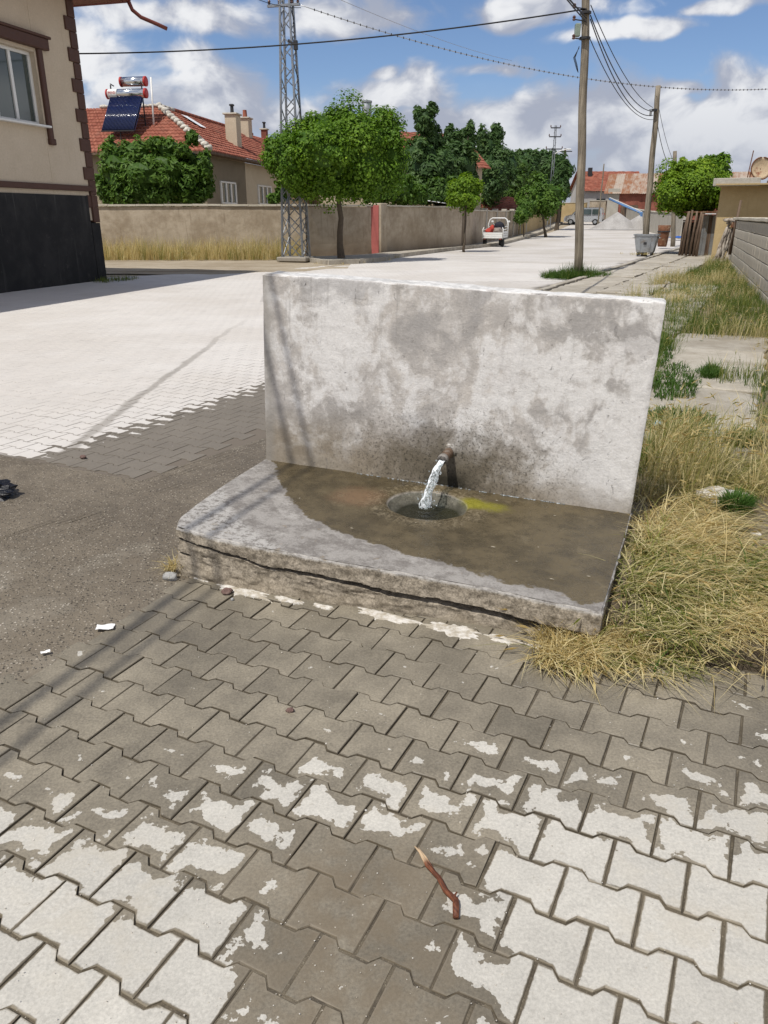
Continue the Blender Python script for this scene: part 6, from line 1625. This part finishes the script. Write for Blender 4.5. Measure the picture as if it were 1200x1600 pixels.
# ------------------------------------------------------------------ grass
def m_grass(t):
    k = t.attr('tint'); straw = t.mix(t.map(k, 0, .28), (.47, .36, .155), (.68, .59, .34)); olive = (.22, .225, .055); green = (.055, .115, .018)
    c = t.mix(t.map(k, .30, .52), straw, olive); c = t.mix(t.map(k, .55, .85), c, green)
    return dict(color=c, rough=.6, spec=.2, translucent=t.mul(c, (1.25, 1.25, .9)), tfac=.35)
material('grass_blade', m_grass)
class Grass:
    def __init__(s, seed): s.m = MB(); s.r = random.Random(seed)
    def blade(s, p, h, w, az, bend, tint, head=False):
        r2 = s.r; m = s.m; d = Vector((math.cos(az), math.sin(az), 0)); sd = Vector((-d.y, d.x, 0)); o = len(m.v); n = 4 if h > .12 else 3
        for i in range(n):
            f = i/n; q = p + d*(h*bend*f*f) + Vector((0, 0, h*(f - .55*bend*min(1, bend)*f*f))); ww = sd*(w*.5*(1-f*.75)); m.v += [tuple(q-ww), tuple(q+ww)]; m.at += [tint, tint]
        q = p + d*(h*bend) + Vector((0, 0, h*(1-.55*bend*min(1, bend)))); m.v.append(tuple(q)); m.at.append(tint)
        for i in range(n-1): m.f.append((o+2*i, o+2*i+1, o+2*i+3, o+2*i+2))
        m.f.append((o+2*n-2, o+2*n-1, o+2*n))
        if head:   # bristly ear hanging from the tip
            dr = (d*(.6+bend) + Vector((0, 0, .75-bend*1.0))).normalized(); L = r2.uniform(.035, .06); tt = max(0, tint-.15)
            for k in range(3):
                sv = (sd*math.cos(k*2.1) + dr.cross(sd)*math.sin(k*2.1))*.0045; o = len(m.v)
                m.v += [tuple(q-dr*.01), tuple(q+dr*L*.35+sv), tuple(q+dr*L), tuple(q+dr*L*.35-sv)]; m.at += [tt]*4; m.f.append((o, o+1, o+2, o+3))
            for k in range(5):
                b = q + dr*L*r2.uniform(.2, .8); e = b + (dr + Vector((r2.gauss(0, .3), r2.gauss(0, .3), r2.gauss(0, .3))))*L*.9; o = len(m.v); m.v += [tuple(b-sd*.0008), tuple(b+sd*.0008), tuple(e)]; m.at += [tt*.5]*3; m.f.append((o, o+1, o+2))
    def tuft(s, p, n, h, w, spread, tint, ts=.12, lean=None, ln=.0, bend=.6, heads=0.):
        r2 = s.r
        for _ in range(n):
            az = r2.uniform(0, 6.283); rr_ = spread*math.sqrt(r2.random()); q = p + Vector((math.cos(az)*rr_, math.sin(az)*rr_, 0))
            a2 = az + r2.gauss(0, .5) if lean is None or r2.random() > ln else lean + r2.gauss(0, .5)
            s.blade(q, h*r2.uniform(.55, 1.2), w*r2.uniform(.6, 1.3), a2, max(.05, r2.gauss(bend, .25)), min(1, max(0, tint + r2.gauss(0, ts))), r2.random() < heads)
    def build(s, name, label, cat='grass'): o = s.m.build(name, 'grass_blade'); return tag(o, label, cat, kind='stuff')
def vz(p):
    a, b = ab(p); return .035 + .05*fbm(p.x*.8, p.y*.8) + max(0, b+2.0)*.02
LEAN = math.atan2(-.55, .85)
# tall straw grass right of the slab
G = Grass(41)
for k in range(620):
    u = rnd.uniform(850, 1215); v = rnd.uniform(735, 1052)
    lim = 1005 - max(0, (u-850))*.75 if False else None
    p = gp(u, v); lp = FMI@p
    right = lp.x - (FW/2 - .02 + lp.y*.02)
    if not (right > .06 or (lp.y < -1.16 and u > 850 and v > 955)): continue
    if v > 1046 - .02*abs(u-1000) + 8*fbm(u*.03, 1) or (u > 1130 and 790 < v < 900) or (u > 1110 and v > 1040): continue
    a_, b_ = ab(p); p.z = max(.0, vz(p)-.01) if a_ > 2.8 else .0
    green = .46 if (fbm(p.x*2.2, p.y*2.2, 5, 2) > .08 or v < 780) else .17
    G.tuft(p, 24, rnd.uniform(.12, .27) if v < 960 else rnd.uniform(.08, .16), .0060, .085, green, .20, LEAN + rnd.gauss(0, .45), .7, 1.2, .10 if v < 980 else .04)
for k in range(80):
    u = lerp(840, 1010, rnd.random()); v = lerp(985, 1035, rnd.random()); p = gp(u, v); G.tuft(p, 22, rnd.uniform(.07, .14), .0038, .05, .12, .1, R(-100), .5, .8, .02)
for k in range(40):
    u = lerp(985, 1030, rnd.random()); v = lerp(800, 690, rnd.random()); p = gp(u + rnd.uniform(0, 50), v); p.z = vz(p); G.tuft(p, 26, rnd.uniform(.25, .42), .0042, .07, .30, .16, LEAN, .4, .55, .15)
G.build('straw_grass', 'long drooping straw-coloured wild barley beside the fountain slab')
# weeds of the verge behind it
G = Grass(42)
for k in range(2700):
    a = 4.6 + 27*rnd.random()**1.25; b = rnd.uniform(-2.3, .6) if a < 11 else rnd.uniform(-2.6 if a < 22 else -2.2, .4); p = st(a, b); u, v = pix(p)
    if not (960 < u < 1420): continue
    n1 = fbm(p.x*.55, p.y*.55, 1, 3); n2 = fbm(p.x*.9+7, p.y*.9, 4, 3)
    path = (-.95 < b < .05 and a < 11.5) or (b < -2.0 and a > 10)
    if path and n2 < .10: continue
    if n2 < -.32: continue
    p.z = max(vz(p), .06) + (.04 if path else 0)
    sc = 1 + a*.02
    if n1 > -.08: G.tuft(p, 20, rnd.uniform(.12, .30), .005*sc, .12, .74, .16, None, 0, .5, .02)
    else: G.tuft(p, 18, rnd.uniform(.20, .42), .0045*sc, .12, .25 + .25*(n2+.3), .15, LEAN, .3, .45, .16)
G.build('verge_grass', 'green and straw weeds covering the verge along the block wall')
# loose dead straw lying flat on the soil at the edge
G = Grass(48)
for k in range(420):
    u = rnd.uniform(840, 1215); v = rnd.uniform(880, 1075); p = gp(u, v); lp = FMI@p
    if lp.y > -1.2 and lp.x < FW/2+.02: continue
    a_, b_ = ab(p)
    if a_ < 2.55 - .1*rnd.random(): continue
    p.z = (vz(p) if a_ > 3.0 else .004) + .01; G.blade(p, rnd.uniform(.08, .2), .004, rnd.uniform(0, 6.28), 1.6, rnd.uniform(0, .3))
G.build('loose_straw', 'dead straw stems lying flat at the edge of the paving')
# low dark green weed mats on the broken path
G = Grass(43)
for (u, v, ru, rv) in [(1060, 662, 55, 22), (1050, 598, 45, 28), (1030, 545, 20, 30), (1160, 690, 25, 10), (1150, 795, 12, 8), (1110, 585, 14, 8), (1100, 430, 22, 8)]:
    for k in range(150):
        th = rnd.uniform(0, 6.28); q = math.sqrt(rnd.random()); p = gp(u + ru*q*math.cos(th), v + rv*q*math.sin(th), .1); p.z = max(vz(p), .1); G.tuft(p, 9, rnd.uniform(.04, .11), .010, .05, .92, .08, None, 0, .7)
G.build('green_weeds', 'low dark green weed mats on the broken concrete path')
G = Grass(44)
for k in range(190):
    th = rnd.uniform(0, 6.28); q = math.sqrt(rnd.random()); p = P1 + Vector((.95*q*math.cos(th) - .05, .7*q*math.sin(th), 0)); p.z = .03; G.tuft(p, 16, rnd.uniform(.18, .42)*(1.3-q*.75), .012, .08, .86, .1, None, 0, .5)
G.build('pole_grass', 'green grass tuft round the foot of the near wooden pole')
G = Grass(45)
for k in range(780):
    f = rnd.random(); p = W0.lerp(W1, lerp(.15, .99, f)) + Vector((0, -.3 - 1.5*rnd.random()**1.4, 0)); p.z = .02; G.tuft(p, 13, rnd.uniform(.35, .95), .013, .13, .14 if rnd.random() > .16 else .5, .12, None, 0, .35, .03)
for k in range(26): p = gp(425 + rnd.uniform(-14, 14), 404 + rnd.uniform(-4, 3)); G.tuft(p, 14, .35, .016, .12, .75, .1, None, 0, .4)
G.build('roadside_grass', 'tall yellow dry grass along the foot of the garden wall')
G = Grass(46); p = gp(275, 893); p.z = .005
for k in range(6): G.tuft(p + Vector((rnd.uniform(-.04, .04), rnd.uniform(-.02, .03), 0)), 22, .10, .0042, .022, .12, .08, R(-110), .45, .9)
tag(G.m.build('dry_tuft', 'grass_blade'), 'small dry straw tuft at the front left corner of the slab', 'grass tuft', kind='stuff')
G = Grass(47)
for k in range(60): f = rnd.random(); p = CA + ce*rnd.uniform(-.6, .5) + Vector((rnd.uniform(.1, .7), -rnd.uniform(0, .5), 0)); G.tuft(p, 8, rnd.uniform(.06, .2), .010, .1, .7, .12)
for k in range(40): a = rnd.uniform(14, 46); p = st(a, -4.68 + rnd.gauss(0, .05)); G.tuft(p, 9, .10, .01, .1, .3, .2)
for k in range(30): p = P2 + Vector((rnd.gauss(0, .3), rnd.gauss(-.2, .3), .02)); G.tuft(p, 9, .13, .012, .1, .2, .12)
for k in range(60):
    e_ = LSWEDGE[rnd.randrange(1, 7)].lerp(LSWEDGE[rnd.randrange(1, 7)], .1); p = e_ + Vector((rnd.gauss(0, .25), rnd.uniform(-.05, .3), .02)); G.tuft(p, 8, .12, .012, .1, .2, .15)
G.build('kerb_weeds', 'sparse weeds in the kerb joints and at wall feet')
# ------------------------------------------------------------------ litter in the verge
plain('wrapper_blue', (.28, .48, .62), .35, 0, .2, 30, .3)
flat_scrap('plastic_wrapper', 1022, 692, .10, .07, .6, 8, 'wrapper_blue', 'pale blue plastic wrapper in the weeds behind the wall end', 'wrapper', .14, .05)
flat_scrap('paper_scrap', 72, 1024, .035, .016, .5, 9, 'paper', 'small pale chip at the edge of the asphalt left of the paper', 'paper', .012, .006)
for k, (u, v, r_, lab) in enumerate([(1125, 785, (.13, .10, .05), 'flat tan stone among the straw grass'), (1140, 898, (.05, .04, .025), 'pale stone lying in the straw grass'), (1180, 840, (.03, .025, .018), 'small pale pebble on bare soil by the straw grass'), (1118, 900, (.03, .022, .016), 'small rounded stone beside the pale one in the grass')]):
    stone(u, v, r_, 40+k, 'mortar', lab, .05)
